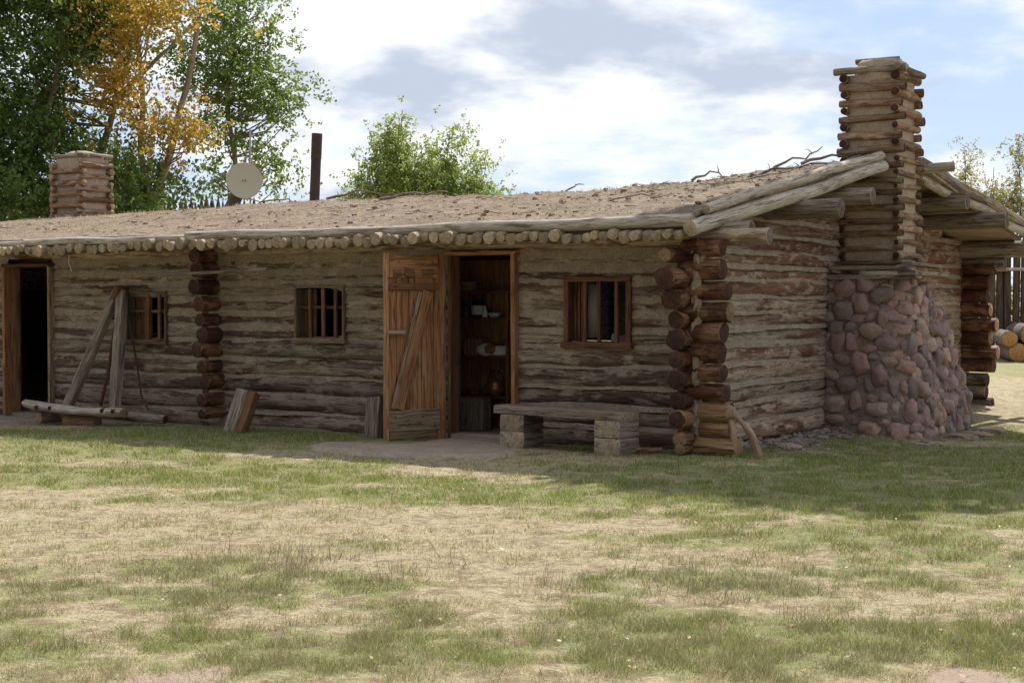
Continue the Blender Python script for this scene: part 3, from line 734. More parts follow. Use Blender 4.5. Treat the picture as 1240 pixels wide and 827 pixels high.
AS = list(np.arange(LEFT - .4, -10, .25)) + list(np.arange(-10, .13, .07)); BS = list(np.arange(-.40, 4.71, .07)) + list(np.arange(4.9, BACK + .46, .35))
def soil_top(b_, a_):
    e = min(1, max(0, (b_ + .40) / .5)); n_ = mn.noise(Vector((a_ * .7, b_ * .9, 0))) * .05 + mn.noise(Vector((a_ * 2.3, b_ * 2.3, 5))) * .030 + mn.noise(Vector((a_ * 7, b_ * 7, 9))) * .018 + mn.noise(Vector((a_ * 15, b_ * 15, 9))) * .009
    return roof_z(b_, a_) + n_ * (.35 + .65 * e) + .015
mb = MB(); slab(mb, soil_top, lambda b_, a_: roof_z(b_, a_) - .084, AS, BS); mb.build('soil_roof', M['soil'], cabin)
# eave logs lying on the pole ends
mb = log(P(-6.42, -.44, 2.262), P(.12, -.45, 2.285), .058, .064, step=.22, amp=.05, bend=.045, seed=611); mb.build('eave_log', [M['grey'], M['end_grey']], cabin)
mb = log(P(-9.2, -.44, 2.235), P(-6.25, -.46, 2.235), .050, .046, step=.22, amp=.06, bend=.03, seed=612); mb.build('eave_log', [M['grey'], M['end_grey']], cabin)
mb = log(P(-19.3, -.44, 2.225), P(-9.12, -.43, 2.225), .050, .048, step=.22, amp=.06, bend=.03, seed=613); mb.build('eave_log', [M['grey'], M['end_grey']], cabin)
mb = MB(); plank(mb, P(-6.4, -.41, 2.32), P(-5.5, -.40, 2.32), .05, .022, DZ, seed=9, amp=.06); mb.build('eave_slab', [M['grey'], M['end_grey']], cabin)
mb = MB(); plank(mb, P(-8.3, -.36, 2.29), P(-7.0, -.37, 2.285), .07, .03, DZ, seed=10, amp=.1); mb.build('eave_slab', [M['grey'], M['end_grey']], cabin)
# rake logs of the near slope, then of the far slope
mb = log(P(.13, -.52, 2.20), P(.56, 3.92, 3.10), .078, .070, step=.2, amp=.05, bend=.03, seed=621); mb.build('rake_log', [M['grey'], M['end_grey']], cabin)
mb = log(P(.15, -.20, 2.40), P(.52, 3.95, 3.225), .050, .062, step=.2, amp=.07, bend=.04, seed=622); mb.build('rake_log', [M['grey'], M['end_grey']], cabin)
mb = log(P(.03, -.25, 2.34), P(.38, 3.6, 3.17), .045, .05, step=.2, amp=.1, bend=.04, seed=623); mb.build('rake_log', [M['greydk'], M['end_grey']], cabin)
mb = log(P(.70, 5.15, 3.19), P(.95, 10.3, 2.50), .070, step=.25, amp=.05, bend=.04, seed=625); mb.build('rake_log', [M['greydk'], M['end_grey']], cabin)
mb = log(P(.62, 5.1, 3.05), P(.98, 10.2, 2.40), .062, step=.25, amp=.05, bend=.04, seed=626); mb.build('rake_log', [M['grey'], M['end_grey']], cabin)
mb = log(P(.50, 5.0, 3.13), P(1.02, 5.25, 3.17), .062, step=.2, amp=.06, seed=628); mb.build('rake_log', [M['grey'], M['end_grey']], cabin)
# purlins
for k, (b_, z_, r_, a1) in enumerate([(.10, 2.20, .095, .50), (1.7, 2.485, .105, .84), (2.9, 2.68, .10, .78), (6.2, 2.80, .115, .93), (7.35, 2.60, .115, 1.15), (9.4, 2.27, .125, 1.25), (9.45, 2.06, .10, .6)]):
    mb = log(P(-1.2, b_, z_), P(a1, b_, z_), r_, step=.15, amp=.05, bend=.01, seed=640 + k); mb.build('purlin', [M['greydk'], M['end_pur']], cabin)
for k in range(14):   # ends of the poles seen below the far rake
    b_ = 6.6 + k * .24; mb = log(P(.05, b_, roof_z(b_) - .15), P(.62 + R.uniform(-.05, .05), b_ + .02, roof_z(b_) - .15), .05, step=.2, seed=660 + k)
    mb.build('roof_pole', [M['pole'], M['end_grey']], cabin) if k < 2 else loft(rest, [P(0, 0, 0), P(.01, 0, 0)], circ(.01, 4)) and None

# windows
def window(key, bars, hbar, dark, shutter=None, glass=True):
    a0, a1, z0, z1 = OPEN[key]; fr = M['frame'] if dark else M['framel']; br = M['frame'] if dark else M['barw']
    w = empty('window', P((a0 + a1) / 2, .05, z0), parent=cabin)
    mb = MB(); t_ = .055 if dark else .03
    plank(mb, P(a0, .06, z1 - .02), P(a1, .06, z1 - .02), .20, t_, DZ, seed=1); plank(mb, P(a0 - .02, .05, z0), P(a1 + .02, .05, z0), .24, .06, DZ, seed=2)
    plank(mb, P(a0 + t_ / 2, .06, z0 + .03), P(a0 + t_ / 2, .06, z1 - .05), .20, t_, DA, seed=3); plank(mb, P(a1 - t_ / 2, .06, z0 + .03), P(a1 - t_ / 2, .06, z1 - .05), .20, t_, DA, seed=4)
    mb.build('frame', [fr, fr], w)
    for i, q in enumerate(bars):
        mb = MB(); ax = a0 + (a1 - a0) * q; plank(mb, P(ax, .0, z0 + .03), P(ax + R.uniform(-.006, .006), .0, z1 - .045), .035, .042, DA, seed=10 + i, amp=.05); mb.build('bar', [br, br], w)
    if hbar:
        mb = MB(); plank(mb, P(a0 + t_, .04, z0 + (z1 - z0) * .60), P(a1 - t_, .04, z0 + (z1 - z0) * .60), .03, .035, DZ, seed=20); mb.build('bar', [M['framel'], M['framel']], w)
    if glass:
        mb = MB(); plank(mb, P(a0 + t_, .13, (z0 + z1) / 2), P(a1 - t_, .13, (z0 + z1) / 2), .006, z1 - z0 - .08, DZ, step=2, amp=0, c=.001); mb.build('pane', [M['pane'], M['pane']], w)
    if shutter:
        for k in range(3):
            mb = MB(); ax = a0 + .06 + shutter * (k + .5) / 3
            plank(mb, P(ax, .085 + .012 * k, z0 + .03), P(ax, .085 + .012 * k, z1 - .05), .02, shutter / 3 - .006, DA, seed=30 + k); mb.build('shutter_board', [M['frame'] if k != 1 else M['barw'], fr], w)
    return w
window('w3', (.30, .52, .78), False, True, .10)
window('w2', (.30, .56, .80), True, False, .17, False)
window('w1', (.52, .80), True, False, .26, False)
window('w0', (.3, .6), True, True)

# door frame, open plank door
def boards(parent, name, items, matr):
    mb = MB()
    for k, (p0, p1, w, h, up) in enumerate(items): plank(mb, p0, p1, w, h, up, seed=k + 3)
    return mb.build(name, [matr, matr], parent)
df = empty('door_frame', P(-2.55, 0, 0), parent=cabin)
boards(df, 'jamb', [(P(-2.975, .05, .0), P(-2.975, .05, 2.02), .18, .04, DA)], M['barw'])
boards(df, 'jamb', [(P(-2.125, .05, .02), P(-2.14, .05, 2.0), .27, .05, DA)], M['orange'])
boards(df, 'lintel', [(P(-3.0, .05, 2.02), P(-2.10, .05, 2.02), .28, .045, DZ)], M['orange'])
boards(df, 'threshold', [(P(-3.03, .08, .035), P(-2.15, .08, .035), .22, .06, DZ)], M['greydk'])
def leaf_door(hinge, ang, wid, ht, z0, full=True):
    """plank door; ang turns it from the wall direction; boards stand side by side, battens on the visible face"""
    d = empty('door', hinge, parent=cabin)
    X = Vector((math.cos(ang), math.sin(ang), 0)); Nn = Vector((X.y, -X.x, 0))
    if Nn.dot(Vector((0, 0, 0)) - hinge) < 0: Nn = -Nn
    o = Vector(hinge) + DZ * z0; n = 5; bw = wid / n
    for k in range(n):
        mb = MB(); c = o + X * (bw * (k + .5)); hh = ht + R.uniform(-.01, .01)
        zb = .0; plank(mb, c + DZ * zb, c + DZ * hh, .035, bw - .005, X, seed=50 + k, amp=.015)
        mb.build('door_plank', [M['orange'], M['orange']], d)
    f = .035
    if full:
        e = o + Nn * f
        boards(d, 'stile', [(e + X * (wid - .02), e + X * (wid - .02) + DZ * (ht + .015), .05, .045, X)], M['orange'])
        mbr = MB(); plank(mbr, e + X * .12 + DZ * (ht - .13), e + X * (wid - .05) + DZ * (ht - .13), .032, .24, DZ, seed=3); mbr.build('rail', [M['orange'], M['orange']], d)
        for q, (s, w_) in enumerate([(.18, .13), (.40, .11), (.55, .09)]):
            mbr = MB(); plank(mbr, e + Nn * .024 + X * s + DZ * (ht - .20), e + Nn * .024 + X * (s + w_) + DZ * (ht - .20), .018, .085, DZ, seed=q, amp=.08); mbr.build('batten', [M['barw'], M['barw']], d)
        mbr = MB(); plank(mbr, e + X * .12 + DZ * (ht - .345), e + X * (wid - .05) + DZ * (ht - .345), .04, .075, DZ, seed=6); mbr.build('rail', [M['barw'], M['barw']], d)
        for (sx, sz) in ((.16, .22), (.30, .29), (.46, .22), (.62, .29), (.16, ht - .345), (.40, ht - .345), (.62, ht - .345), (.18, ht - .08), (.58, ht - .08)):
            mbr = MB(); blob(mbr, e + Nn * .024 + X * sx + DZ * sz, (X * .007, Nn * .005, DZ * .007), 1, 2); mbr.build('nail', M['black'], d)
        mbr = MB(); plank(mbr, e + X * .10 + DZ * .26, e + X * (wid - .04) + DZ * .25, .045, .23, DZ, seed=7); mbr.build('rail', [M['bleach'], M['bleach']], d)
        mbr = MB(); plank(mbr, e + X * .14 + DZ * .075, e + X * (wid - .05) + DZ * .075, .03, .13, DZ, seed=8); mbr.build('rail', [M['bleach'], M['bleach']], d)
        mbr = MB(); plank(mbr, e + Nn * .01 + X * .24 + DZ * (ht - .39), e + Nn * .01 + X * (wid - .15) + DZ * .38, .035, .13, Nn.cross(DZ), seed=12); mbr.build('brace', [M['orange'], M['orange']], d)
        mbr = MB(); plank(mbr, e + Nn * .035 + X * .33 + DZ * (ht - .40), e + Nn * .035 + X * (wid - .08) + DZ * .39, .022, .035, Nn.cross(DZ), seed=14); mbr.build('brace', [M['bleach'], M['bleach']], d)
        mbr = MB(); loft(mbr, [e + Nn * .035 + X * (wid - .22) + DZ * (ht - .84), e + Nn * .035 + X * (wid - .03) + DZ * (ht - .84)], circ(.027, 10), amp=.15, step=.03, seed=2); mbr.build('latch', [M['bleach'], M['bleach']], d)
    return d
leaf_door(P(-2.995, -.07, 0), math.atan2(-.39, -.742) , .735, 2.03, -.03)
df2 = empty('door_frame', P(-9.5, 0, 0), parent=cabin)
boards(df2, 'jamb', [(P(-9.18, .05, .0), P(-9.18, .05, 1.95), .26, .04, DA)], M['bleach'])
boards(df2, 'jamb', [(P(-10.03, .05, .0), P(-10.03, .05, 1.95), .27, .05, DA)], M['orange'])
boards(df2, 'lintel', [(P(-10.06, .05, 1.97), P(-9.15, .05, 1.97), .28, .045, DZ)], M['frame'])

# ---- near chimney
ch = empty('chimney', P(.45, 4.5, -.1), parent=cabin)
def face_pt(s, t):
    """battered, rounded plan of the stone base; s runs round the outer faces, t up"""
    half = 1.22 * (1 - t) ** .8 * .62 + .62 + .0; out = 1.08 - .20 * t ** 1.2
    return half, out
def base_xy(s, z):
    t = max(0, min(1, (z + .12) / 1.9))
    sh = max(0, (t - .62) / .38) ** 2; b0 = 3.50 + .16 * t; b1 = 6.08 - .85 * t ** 1.3 - .42 * sh; out = 1.12 - .26 * t ** 1.2 - .08 * sh
    per = [out, b1 - b0, out]; T = sum(per); q = s * T
    if q < per[0]: p = Vector((q, b0))
    elif q < per[0] + per[1]: p = Vector((out, b0 + q - per[0]))
    else: p = Vector((out - (q - per[0] - per[1]), b1))
    # round the outer corners
    for cx, cy in ((out, b0), (out, b1)):
        d = Vector((cx, cy)) - p
        if d.length < .45: p += (Vector((out / 2, (b0 + b1) / 2)) - p).normalized() * (.45 - d.length) ** 1.5 * .62
    return p, T
mb = MB(); NS, NZ = 60, 26; vs_ = []
for j in range(NZ + 1):
    z = -.2 + 1.98 * j / NZ
    for i in range(NS + 1):
        p, _ = base_xy(i / NS, z); n_ = .03 * mn.noise(Vector((i * .3, j * .4, 3))); q = P(p.x, p.y, z); c_ = P(.3, 4.6, z); vs_.append(q + (q - c_).normalized() * (n_ * .6 + .002))
fs = [[j * (NS + 1) + i, j * (NS + 1) + i + 1, (j + 1) * (NS + 1) + i + 1, (j + 1) * (NS + 1) + i] for j in range(NZ) for i in range(NS)]
b_ = len(vs_); vs_.append(P(.4, 4.5, 1.80))
fs += [[NZ * (NS + 1) + i, NZ * (NS + 1) + i + 1, b_] for i in range(NS)]
mb.add(vs_, fs, [0] * len(fs), [[(0, 0)] * len(f) for f in fs]); mas = mb.build('stone_base', M['mortar'], ch)
mb = MB(); RS = random.Random(21); _, T = base_xy(0, .5); done = []
for rad, tries in ((.135, 260), (.115, 700), (.095, 1600), (.078, 3000), (.060, 4500), (.044, 5000)):
    for _k in range(tries):
        q = RS.uniform(.0, .80) * T; z = RS.uniform(-.10, 1.72); asp = RS.uniform(.68, .95); tall_ = RS.random() < .28
        rx, rz = (rad * asp * .85, rad) if tall_ else (rad, rad * asp * .85)
        if z + rz > 1.80: continue
        ok = True
        for (q2, z2, x2, r2) in done:
            if abs(q - q2) < .4 and ((q - q2) / (rx + x2)) ** 2 + ((z - z2) / (rz + r2)) ** 2 < .98: ok = False; break
        if not ok: continue
        done.append((q, z, rx, rz)); s = q / T
        p, _ = base_xy(s, z); p2, _ = base_xy(s + .01, z); tg = (P(p2.x, p2.y) - P(p.x, p.y)).normalized(); nn = tg.cross(DZ); rot = RS.uniform(-.3, .3)
        ex = tg * math.cos(rot) + DZ * math.sin(rot); ey = -tg * math.sin(rot) + DZ * math.cos(rot)
        blob(mb, P(p.x, p.y, z) + nn * RS.uniform(-.03, .0), (ex * rx * 1.03, nn * min(rx, rz) * RS.uniform(.75, 1.0), ey * rz * 1.03), len(done) * 3.7, 3, RS.uniform(.74, .94), .34)
mb.build('cobbles', M['stone'], mas)
# flat slabs and thin poles on top of the stone base
mb = MB()
for k, (p0, p1, w_, h_) in enumerate([(P(-.02, 3.72, 1.79), P(1.05, 3.74, 1.79), .22, .05), (P(.95, 3.6, 1.83), P(.9, 5.15, 1.83), .2, .05), (P(.0, 3.7, 1.90), P(.98, 3.72, 1.89), .16, .045), (P(.9, 3.75, 1.94), P(.86, 5.1, 1.93), .13, .04)]):
    plank(mb, p0, p1, w_, h_, DZ, seed=k, amp=.08)
mb.build('ledge_slab', [M['greydk'], M['greydk']], ch)
def crib(parent, cx, cb, wa, wb, z0, z1, r, pitch, seed, over=.07, upper=None, mats=None):
    """log crib with mud between: logs alternate between the two directions"""
    Rr = random.Random(seed); mb = MB(); K = 10
    n = int((z1 - z0) / pitch); c_ = P(cx, cb)
    vs_ = []; nz = n * 3
    for j in range(nz + 1):
        z = z0 + (z1 - z0) * j / nz
        for i in range(4 * K):
            sdn, f = divmod(i, K); f /= K; x = [(-1 + 2 * f), 1, (1 - 2 * f), -1][sdn]; y = [-1, (-1 + 2 * f), 1, (1 - 2 * f)][sdn]
            kx = wa / 2 - r * .75; kb = wb / 2 - r * .75
            if upper and z > upper[0]: kx *= upper[1]; kb *= upper[1]
            n_ = 1 + .06 * mn.noise(Vector((x * 3 + seed, y * 3, z * 5)))
            vs_.append(P(cx + x * kx * n_, cb + y * kb * n_, z))
    m4 = 4 * K; fs = [[j * m4 + i, j * m4 + (i + 1) % m4, (j + 1) * m4 + (i + 1) % m4, (j + 1) * m4 + i] for j in range(nz) for i in range(m4)] + [[nz * m4 + i for i in range(m4)]]
    mb.add(vs_, fs, [0] * len(fs), [[(0, 0)] * len(f) for f in fs]); mb.build('mud_flue', mats[2], parent)
    for j in range(n):
        z = z0 + pitch * (j + .5); ka = wa / 2; kb = wb / 2
        if upper and z > upper[0]: ka *= upper[1]; kb *= upper[1]
        for sg in (-1, 1):
            r1 = r * Rr.uniform(.78, 1.18)
            mb = log(P(cx - ka - over - Rr.uniform(0, .04), cb + sg * (kb - r * .5), z), P(cx + ka + over + Rr.uniform(-.02, .03), cb + sg * (kb - r * .5), z + Rr.uniform(-.022, .022)), r1, seg=10, step=.08, amp=.16, bend=.012, seed=seed * 31 + j * 4 + sg)
            mb.build('crib_log', [mats[0], mats[1]], parent)
            z2 = z + pitch / 2
            mb = log(P(cx + sg * (ka - r * .5), cb - kb - over - Rr.uniform(0, .03), z2), P(cx + sg * (ka - r * .5), cb + kb + over + Rr.uniform(-.02, .03), z2 + Rr.uniform(-.022, .022)), r1, seg=10, step=.08, amp=.16, bend=.012, seed=seed * 37 + j * 4 + sg)
            if j < n - 1 or True: mb.build('crib_log', [mats[0], mats[1]], parent)
crib(ch, .36, 4.45, .70, .80, 1.88, 3.20, .038, .165, 3, .03, None, (M['crib'], M['end_dark'], M['chmud']))
crib(ch, .36, 4.45, .68, .80, 3.20, 4.22, .052, .195, 5, .045, None, (M['crib'], M['end_dark'], M['chmud']))
mb = MB(); blob(mb, P(.37, 4.45, 4.24), (DA * .33, DB * .40, DZ * .20), 3, 3, .75, .25); mb.build('mud_cap', M['chmud'], ch)
for k, (p0, p1, r_) in enumerate([(P(-.10, 4.06, 4.27), P(.78, 4.08, 4.28), .045), (P(.70, 3.98, 4.28), P(.72, 4.95, 4.27), .04), (P(.1, 4.25, 4.41), P(.62, 4.33, 4.42), .025), (P(.1, 4.65, 4.42), P(.55, 4.62, 4.43), .025), (P(.1, 4.3, 4.40), P(.3, 4.85, 4.39), .025)]):
    mb = log(p0, p1, r_, seg=10, step=.12, amp=.1, seed=77 + k); mb.build('crib_log', [M['greydk'], M['end_grey']], ch)
# ---- left chimney, on the ridge
ch2 = empty('chimney', P(-13.85, 4.9, 2.8), parent=cabin)
crib(ch2, -13.85, 4.9, .68, .68, 2.85, 3.93, .048, .19, 9, .05, None, (M['crib'], M['end_grey'], M['chmud']))
mb = MB(); blob(mb, P(-13.85, 4.9, 3.93), (DA * .30, DB * .30, DZ * .13), 5, 3, .75, .25); mb.build('mud_cap', M['chmud'], ch2)
for k, (p0, p1) in enumerate([(P(-14.2, 4.62, 3.97), P(-13.42, 4.64, 3.96)), (P(-13.56, 4.5, 4.0), P(-13.54, 5.3, 3.99))]):
    mb = log(p0, p1, .035, seg=10, step=.12, amp=.1, seed=97 + k); mb.build('crib_log', [M['greydk'], M['end_grey']], ch2)
# ---- stovepipe
mb = log(P(-8.80, 4.9, 2.7), P(-8.745, 4.9, 3.72), .078, seg=20, step=.2, amp=.0, seed=1, bev=.98); mb.build('stovepipe', [M['iron'], M['black']], cabin)
mb = log(P(-8.746, 4.9, 3.70), P(-8.725, 4.9, 4.09), .083, seg=20, step=.2, amp=.0, seed=1, bev=.98); mb.build('stovepipe', [M['iron'], M['black']], cabin)

# ------------------------------------------------------------------ on the roof
dish = empty('satellite_dish', P(-10.3, 5.2, 2.9), 'round beige dish on a thin grey mast behind the roof', 'dish')
mb = log(P(-10.38, 5.25, 2.8), P(-10.38, 5.25, 4.3), .016, seg=10, step=.5, amp=0, seed=1); mb.build('mast', [M['steel'], M['steel']], dish)
cdi = P(-10.33, 5.05, 3.44); nd = (Vector((0, 0, 1.5)) - cdi).normalized() * .96 + Vector((.12, 0, .12)); nd.normalize()
ex = nd.cross(DZ).normalized(); ey = ex.cross(nd).normalized(); mb = MB(); vs_, fs = [], []; K = 48
rings_ = [(0, -.03), (.1, -.028), (.2, -.016), (.27, -.004), (.285, .0), (.292, -.004), (.285, -.014), (.2, -.034), (.1, -.044), (0, -.048)]
for (r_, d_2) in rings_:
    for i in range(K): q = 2 * math.pi * i / K; vs_.append(cdi + ex * math.cos(q) * r_ + ey * math.sin(q) * r_ + nd * d_2)
for j in range(len(rings_) - 1):
    for i in range(K): fs.append([j * K + i, (j + 1) * K + i, (j + 1) * K + (i + 1) % K, j * K + (i + 1) % K])
mb.add(vs_, fs, [0] * len(fs), [[(0, 0)] * 4 for _ in fs]); mb.build('reflector', M['dish'], dish)
mb = MB()
for k, dx_ in enumerate((-.02, .02)): plank(mb, cdi + ex * dx_ + ey * -.015 - nd * .026, cdi + ex * dx_ + ey * .02 - nd * .026, .008, .012, nd, step=1, amp=0)
mb.build('bolt', [M['black'], M['black']], dish)
mb = log(cdi - nd * .06, P(-10.38, 5.25, 3.44), .02, seg=8, amp=0); mb.build('bracket', [M['steel'], M['steel']], dish)
mb = log(P(-10.62, 5.0, 2.92), P(-10.48, 5.1, 3.30), .11, .10, seg=14, step=.1, amp=.08, seed=31)
tag(mb.build('log_stub', [M['barkdk'], M['end_dark']]), 'short dark log stub leaning on the ridge below the round dish', 'log')
# dry branches on the ridge
def branch(pts, r, seed, label):
    rb = random.Random(seed * 5); mb = MB(); fine = []; pts = [Vector(p) for p in pts]; r *= .8
    for i in range(len(pts) - 1):
        for q in range(3): fine.append(pts[i].lerp(pts[i + 1], q / 3) + Vector([rb.uniform(-.03, .03) for _ in range(3)]))
    fine.append(pts[-1]); loft(mb, fine, circ(r, 7), step=.06, amp=.25, bend=.04, taper=.4, seed=seed)
    k = rb.randrange(2, len(fine) - 1); loft(mb, [fine[k], fine[k] + Vector((rb.uniform(-.12, .12), rb.uniform(-.05, .05), rb.uniform(.03, .12)))], circ(r * .5, 6), step=.04, amp=.2, bend=.03, taper=.4, seed=seed)
    o = mb.build('dry_branch', [M['greydk'], M['greydk']]); return tag(o, label, 'branch', 'dry branches lying on the soil roof')
def rp(a_, b_, dz=.04): return P(a_, b_, roof_z(b_, a_) + dz)
branch([rp(-.9, 4.1, .05), rp(-.5, 4.2, .12), rp(-.32, 4.25, .24)], .02, 1, 'upright forked twig on the roof just left of the tall chimney')
branch([rp(-2.2, 4.5, .04), rp(-1.95, 4.55, .11), rp(-1.7, 4.5, .04)], .022, 2, 'arched dry branch on the ridge in front of the blue sky')
branch([rp(-.9, 3.3, .04), rp(-.5, 3.45, .05), rp(.0, 3.6, .06)], .024, 3, 'long pale branch lying parallel to the rake log by the tall chimney')
branch([rp(-1.0, 2.4, .04), rp(-.6, 2.9, .05), rp(-.3, 3.5, .07)], .018, 4, 'thin dry branch sloping up beside the rake log')
branch([rp(-8.3, 4.6, .03), rp(-7.8, 4.7, .16), rp(-7.2, 4.6, .10), rp(-6.8, 4.5, .05)], .024, 5, 'curved branch arching on the ridge right of the stovepipe')
branch([rp(-7.1, 4.3, .05), rp(-6.6, 4.5, .08), rp(-6.1, 4.6, .10)], .028, 6, 'thick branch on the ridge below the left edge of the willow')
branch([rp(-9.6, 4.6, .05), rp(-9.2, 4.65, .10), rp(-8.9, 4.6, .05)], .022, 7, 'short bent branch on the ridge left of the stovepipe')
branch([rp(-1.95, 1.6, .04), rp(-1.5, 1.7, .09), rp(-1.1, 1.62, .05)], .015, 8, 'thin twig on the roof soil above the right window')
branch([rp(-4.1, 4.4, .03), rp(-3.95, 4.5, .06), rp(-3.8, 4.5, .10)], .016, 9, 'small twig on the ridge right of the willow')
branch([rp(-.5, 4.0, .06), rp(-.1, 4.05, .10), rp(.3, 4.0, .12)], .026, 10, 'grey branch tucked against the foot of the tall chimney')
mb = MB(); RD = random.Random(8)
for k in range(1000):
    a_ = RD.uniform(-16, .15); b_ = RD.uniform(-.3, 4.7); s_ = RD.choice([.006, .008, .010, .012, .016, .028]) * RD.uniform(.7, 1.4); th = RD.uniform(0, 6.28); q_ = RD.uniform(1, 1.5)
    if RD.random() < .3: a_ = RD.uniform(-5, .1)
    p = P(a_, b_, soil_top(b_, a_) + s_ * .15)
    blob(mb, p, (Vector((s_ * q_ * math.cos(th), s_ * q_ * math.sin(th), 0)), Vector((-s_ * math.sin(th), s_ * math.cos(th), 0)), Vector((0, 0, s_ * .8))), k, 1, .9, .4)
tag(mb.build('soil_clods', M['clod']), kind='stuff')
mb = MB()
for k in range(520):
    a_ = RD.uniform(-14, .15); b_ = RD.uniform(-.3, 4.75)
    if RD.random() < .45: a_ = RD.uniform(-2.6, .2); b_ = RD.uniform(2.0, 4.7)
    th = RD.uniform(0, 6.28); ln = RD.uniform(.04, .22); p = P(a_, b_, soil_top(b_, a_) + .012); d = Vector((math.cos(th), math.sin(th), RD.uniform(-.1, .35))) * ln
    loft(mb, [p - d * .5, p + d * .5], circ(RD.uniform(.003, .009), 4), step=.07, amp=.2, seed=k, taper=.5)
tag(mb.build('twig_litter', [M['greydk'], M['greydk']]), kind='stuff')
# dry weeds on the roof
V = []
rg = np.random.default_rng(3)
for k in range(5200):
    if rg.random() < .35: a_ = rg.choice([-7.3, -9.0, -10.5, -5.9, -11.8, -3.2]) + rg.normal() * .35; b_ = min(4.7, max(-.3, rg.choice([.6, 2.0, 3.9, 4.5]) + rg.normal() * .3))
    else: a_ = rg.uniform(-14, 0); b_ = rg.uniform(-.35, 4.7)
    p = P(a_, b_, soil_top(b_, a_) - .005); th = rg.random() * 6.28; h_ = rg.uniform(.02, .075); w_ = .004
    V += [p + Vector((math.cos(th) * w_, math.sin(th) * w_, 0)), p - Vector((math.cos(th) * w_, math.sin(th) * w_, 0)), p + Vector((rg.normal() * .02, rg.normal() * .02, h_))]
nV = len(V); me = strip_mesh('roof_weeds', np.array([tuple(v) for v in V]), np.arange(nV), 3, [M['blade']], np.repeat(pal(rg, nV // 3, STRAW), 3, 0))
o = bpy.data.objects.new('roof_weeds', me); COL.objects.link(o); tag(o, kind='stuff')

# ------------------------------------------------------------------ inside the open door
sh = empty('shelf_unit', P(-3.25, 1.1, .03), 'dark brown wooden shelf unit standing inside the open door', 'shelf unit')
A0, A1, B0, B1 = -3.72, -2.86, .95, 1.27
boards(sh, 'back_panel', [(P(A0 + .13 * k, B1, .03), P(A0 + .13 * k, B1, 1.98), .02, .125, DA) for k in range(9)], M['shelf'])
boards(sh, 'side_panel', [(P(A1 + .02, (B0 + B1) / 2, .03), P(A1 + .02, (B0 + B1) / 2, 1.62), .34, .03, DA)], M['shelf'])
boards(sh, 'side_panel', [(P(A0 - .07, (B0 + B1) / 2, .03), P(A0 - .07, (B0 + B1) / 2, 1.98), .34, .03, DA)], M['shelf'])
SHZ = [.40, .86, 1.30, 1.61]
for z in SHZ: boards(sh, 'shelf', [(P(A0 - .05, (B0 + B1) / 2, z), P(A1 + .06, (B0 + B1) / 2, z), .34, .035, DZ)], M['frame'])
def lathe(mb, c, prof, K=20, mi=0):
    vs_, fs = [], []
    for (r_, z) in prof:
        for i in range(K): q = 2 * math.pi * i / K; vs_.append(Vector(c) + Vector((math.cos(q) * r_, math.sin(q) * r_, z)))
    for j in range(len(prof) - 1):
        for i in range(K): fs.append([j * K + i, j * K + (i + 1) % K, (j + 1) * K + (i + 1) % K, (j + 1) * K + i])
    mb.add(vs_, fs, [mi] * len(fs), [[(0, 0)] * 4 for _ in fs]); return mb
def lt(name, c, prof, matr, label, cat, group=None):
    return tag(lathe(MB(), c, prof).build(name, matr), label, cat, group)
j = empty('jar', P(-3.28, 1.02, 1.318), 'dark jar with a pale label on the second shelf from the top', 'jar')
lathe(MB(), P(-3.28, 1.02, 1.318), [(0, 0), (.07, 0), (.075, .02), (.075, .15), (.05, .18), (.05, .2), (0, .2)]).build('glass_body', M['black'], j)
lathe(MB(), P(-3.28, 1.02, 1.318), [(.077, .03), (.0775, .035), (.0775, .13), (.077, .135)]).build('label_band', M['label'], j)
lt('bottle', P(-3.17, 1.0, 1.318), [(0, 0), (.03, 0), (.032, .02), (.03, .07), (.012, .10), (.012, .13), (0, .13)], M['white'], 'small white bottle right of the labelled jar', 'bottle')
lt('bowl', P(-3.06, 1.04, 1.318), [(0, 0), (.05, 0), (.09, .05), (.085, .05), (.045, .01), (0, .008)], M['white'], 'small pale bowl at the right end of the jar shelf', 'bowl')
lt('plate_stack', P(-3.42, 1.05, 1.628), [(0, 0), (.1, 0), (.12, .02), (.1, .022), (.12, .045), (.1, .047), (.12, .07), (.1, .072), (.115, .1), (0, .1)], M['greydk'], 'stack of dull plates on the topmost shelf', 'plates')
lt('tin_can', P(-3.43, 1.0, 1.318), [(0, 0), (.05, 0), (.052, .12), (.05, .125), (0, .125)], M['iron'], 'dark tin can left of the labelled jar', 'can')
ro = empty('folded_blanket', P(-3.05, 1.03, .878), 'white and rust brown folded blanket on the middle shelf', 'blanket')
mb = MB(); blob(mb, P(-3.14, 1.03, .94), (DA * .13, DB * .11, DZ * .075), 4, 3, .8, .2); blob(mb, P(-2.96, 1.02, .93), (DA * .11, DB * .11, DZ * .065), 8, 3, .8, .2); mb.build('white_fold', M['cloth'], ro)
mb = MB(); blob(mb, P(-3.05, 1.0, .95), (DA * .09, DB * .12, DZ * .06), 14, 3, .85, .2); mb.build('brown_fold', M['cloth2'], ro)
mb = MB()
for k in range(5): plank(mb, P(-3.42 + .05 * k, 1.02, .88), P(-3.42 + .05 * k, 1.02, 1.06 + .01 * (k % 3)), .12, .038, DA, seed=k, amp=.01)
tag(mb.build('book_row', [M['cloth2'], M['cloth2']]), 'row of small brown books left of the folded blanket', 'books')
pt = empty('cooking_pot', P(-3.02, 1.0, .418), 'round copper pot with a bail handle on the lowest shelf', 'pot')
lathe(MB(), P(-3.02, 1.0, .418), [(0, 0), (.07, 0), (.12, .05), (.125, .1), (.1, .16), (.105, .17), (.09, .165), (.09, .15), (0, .14)], 24).build('pot_body', M['copper'], pt)
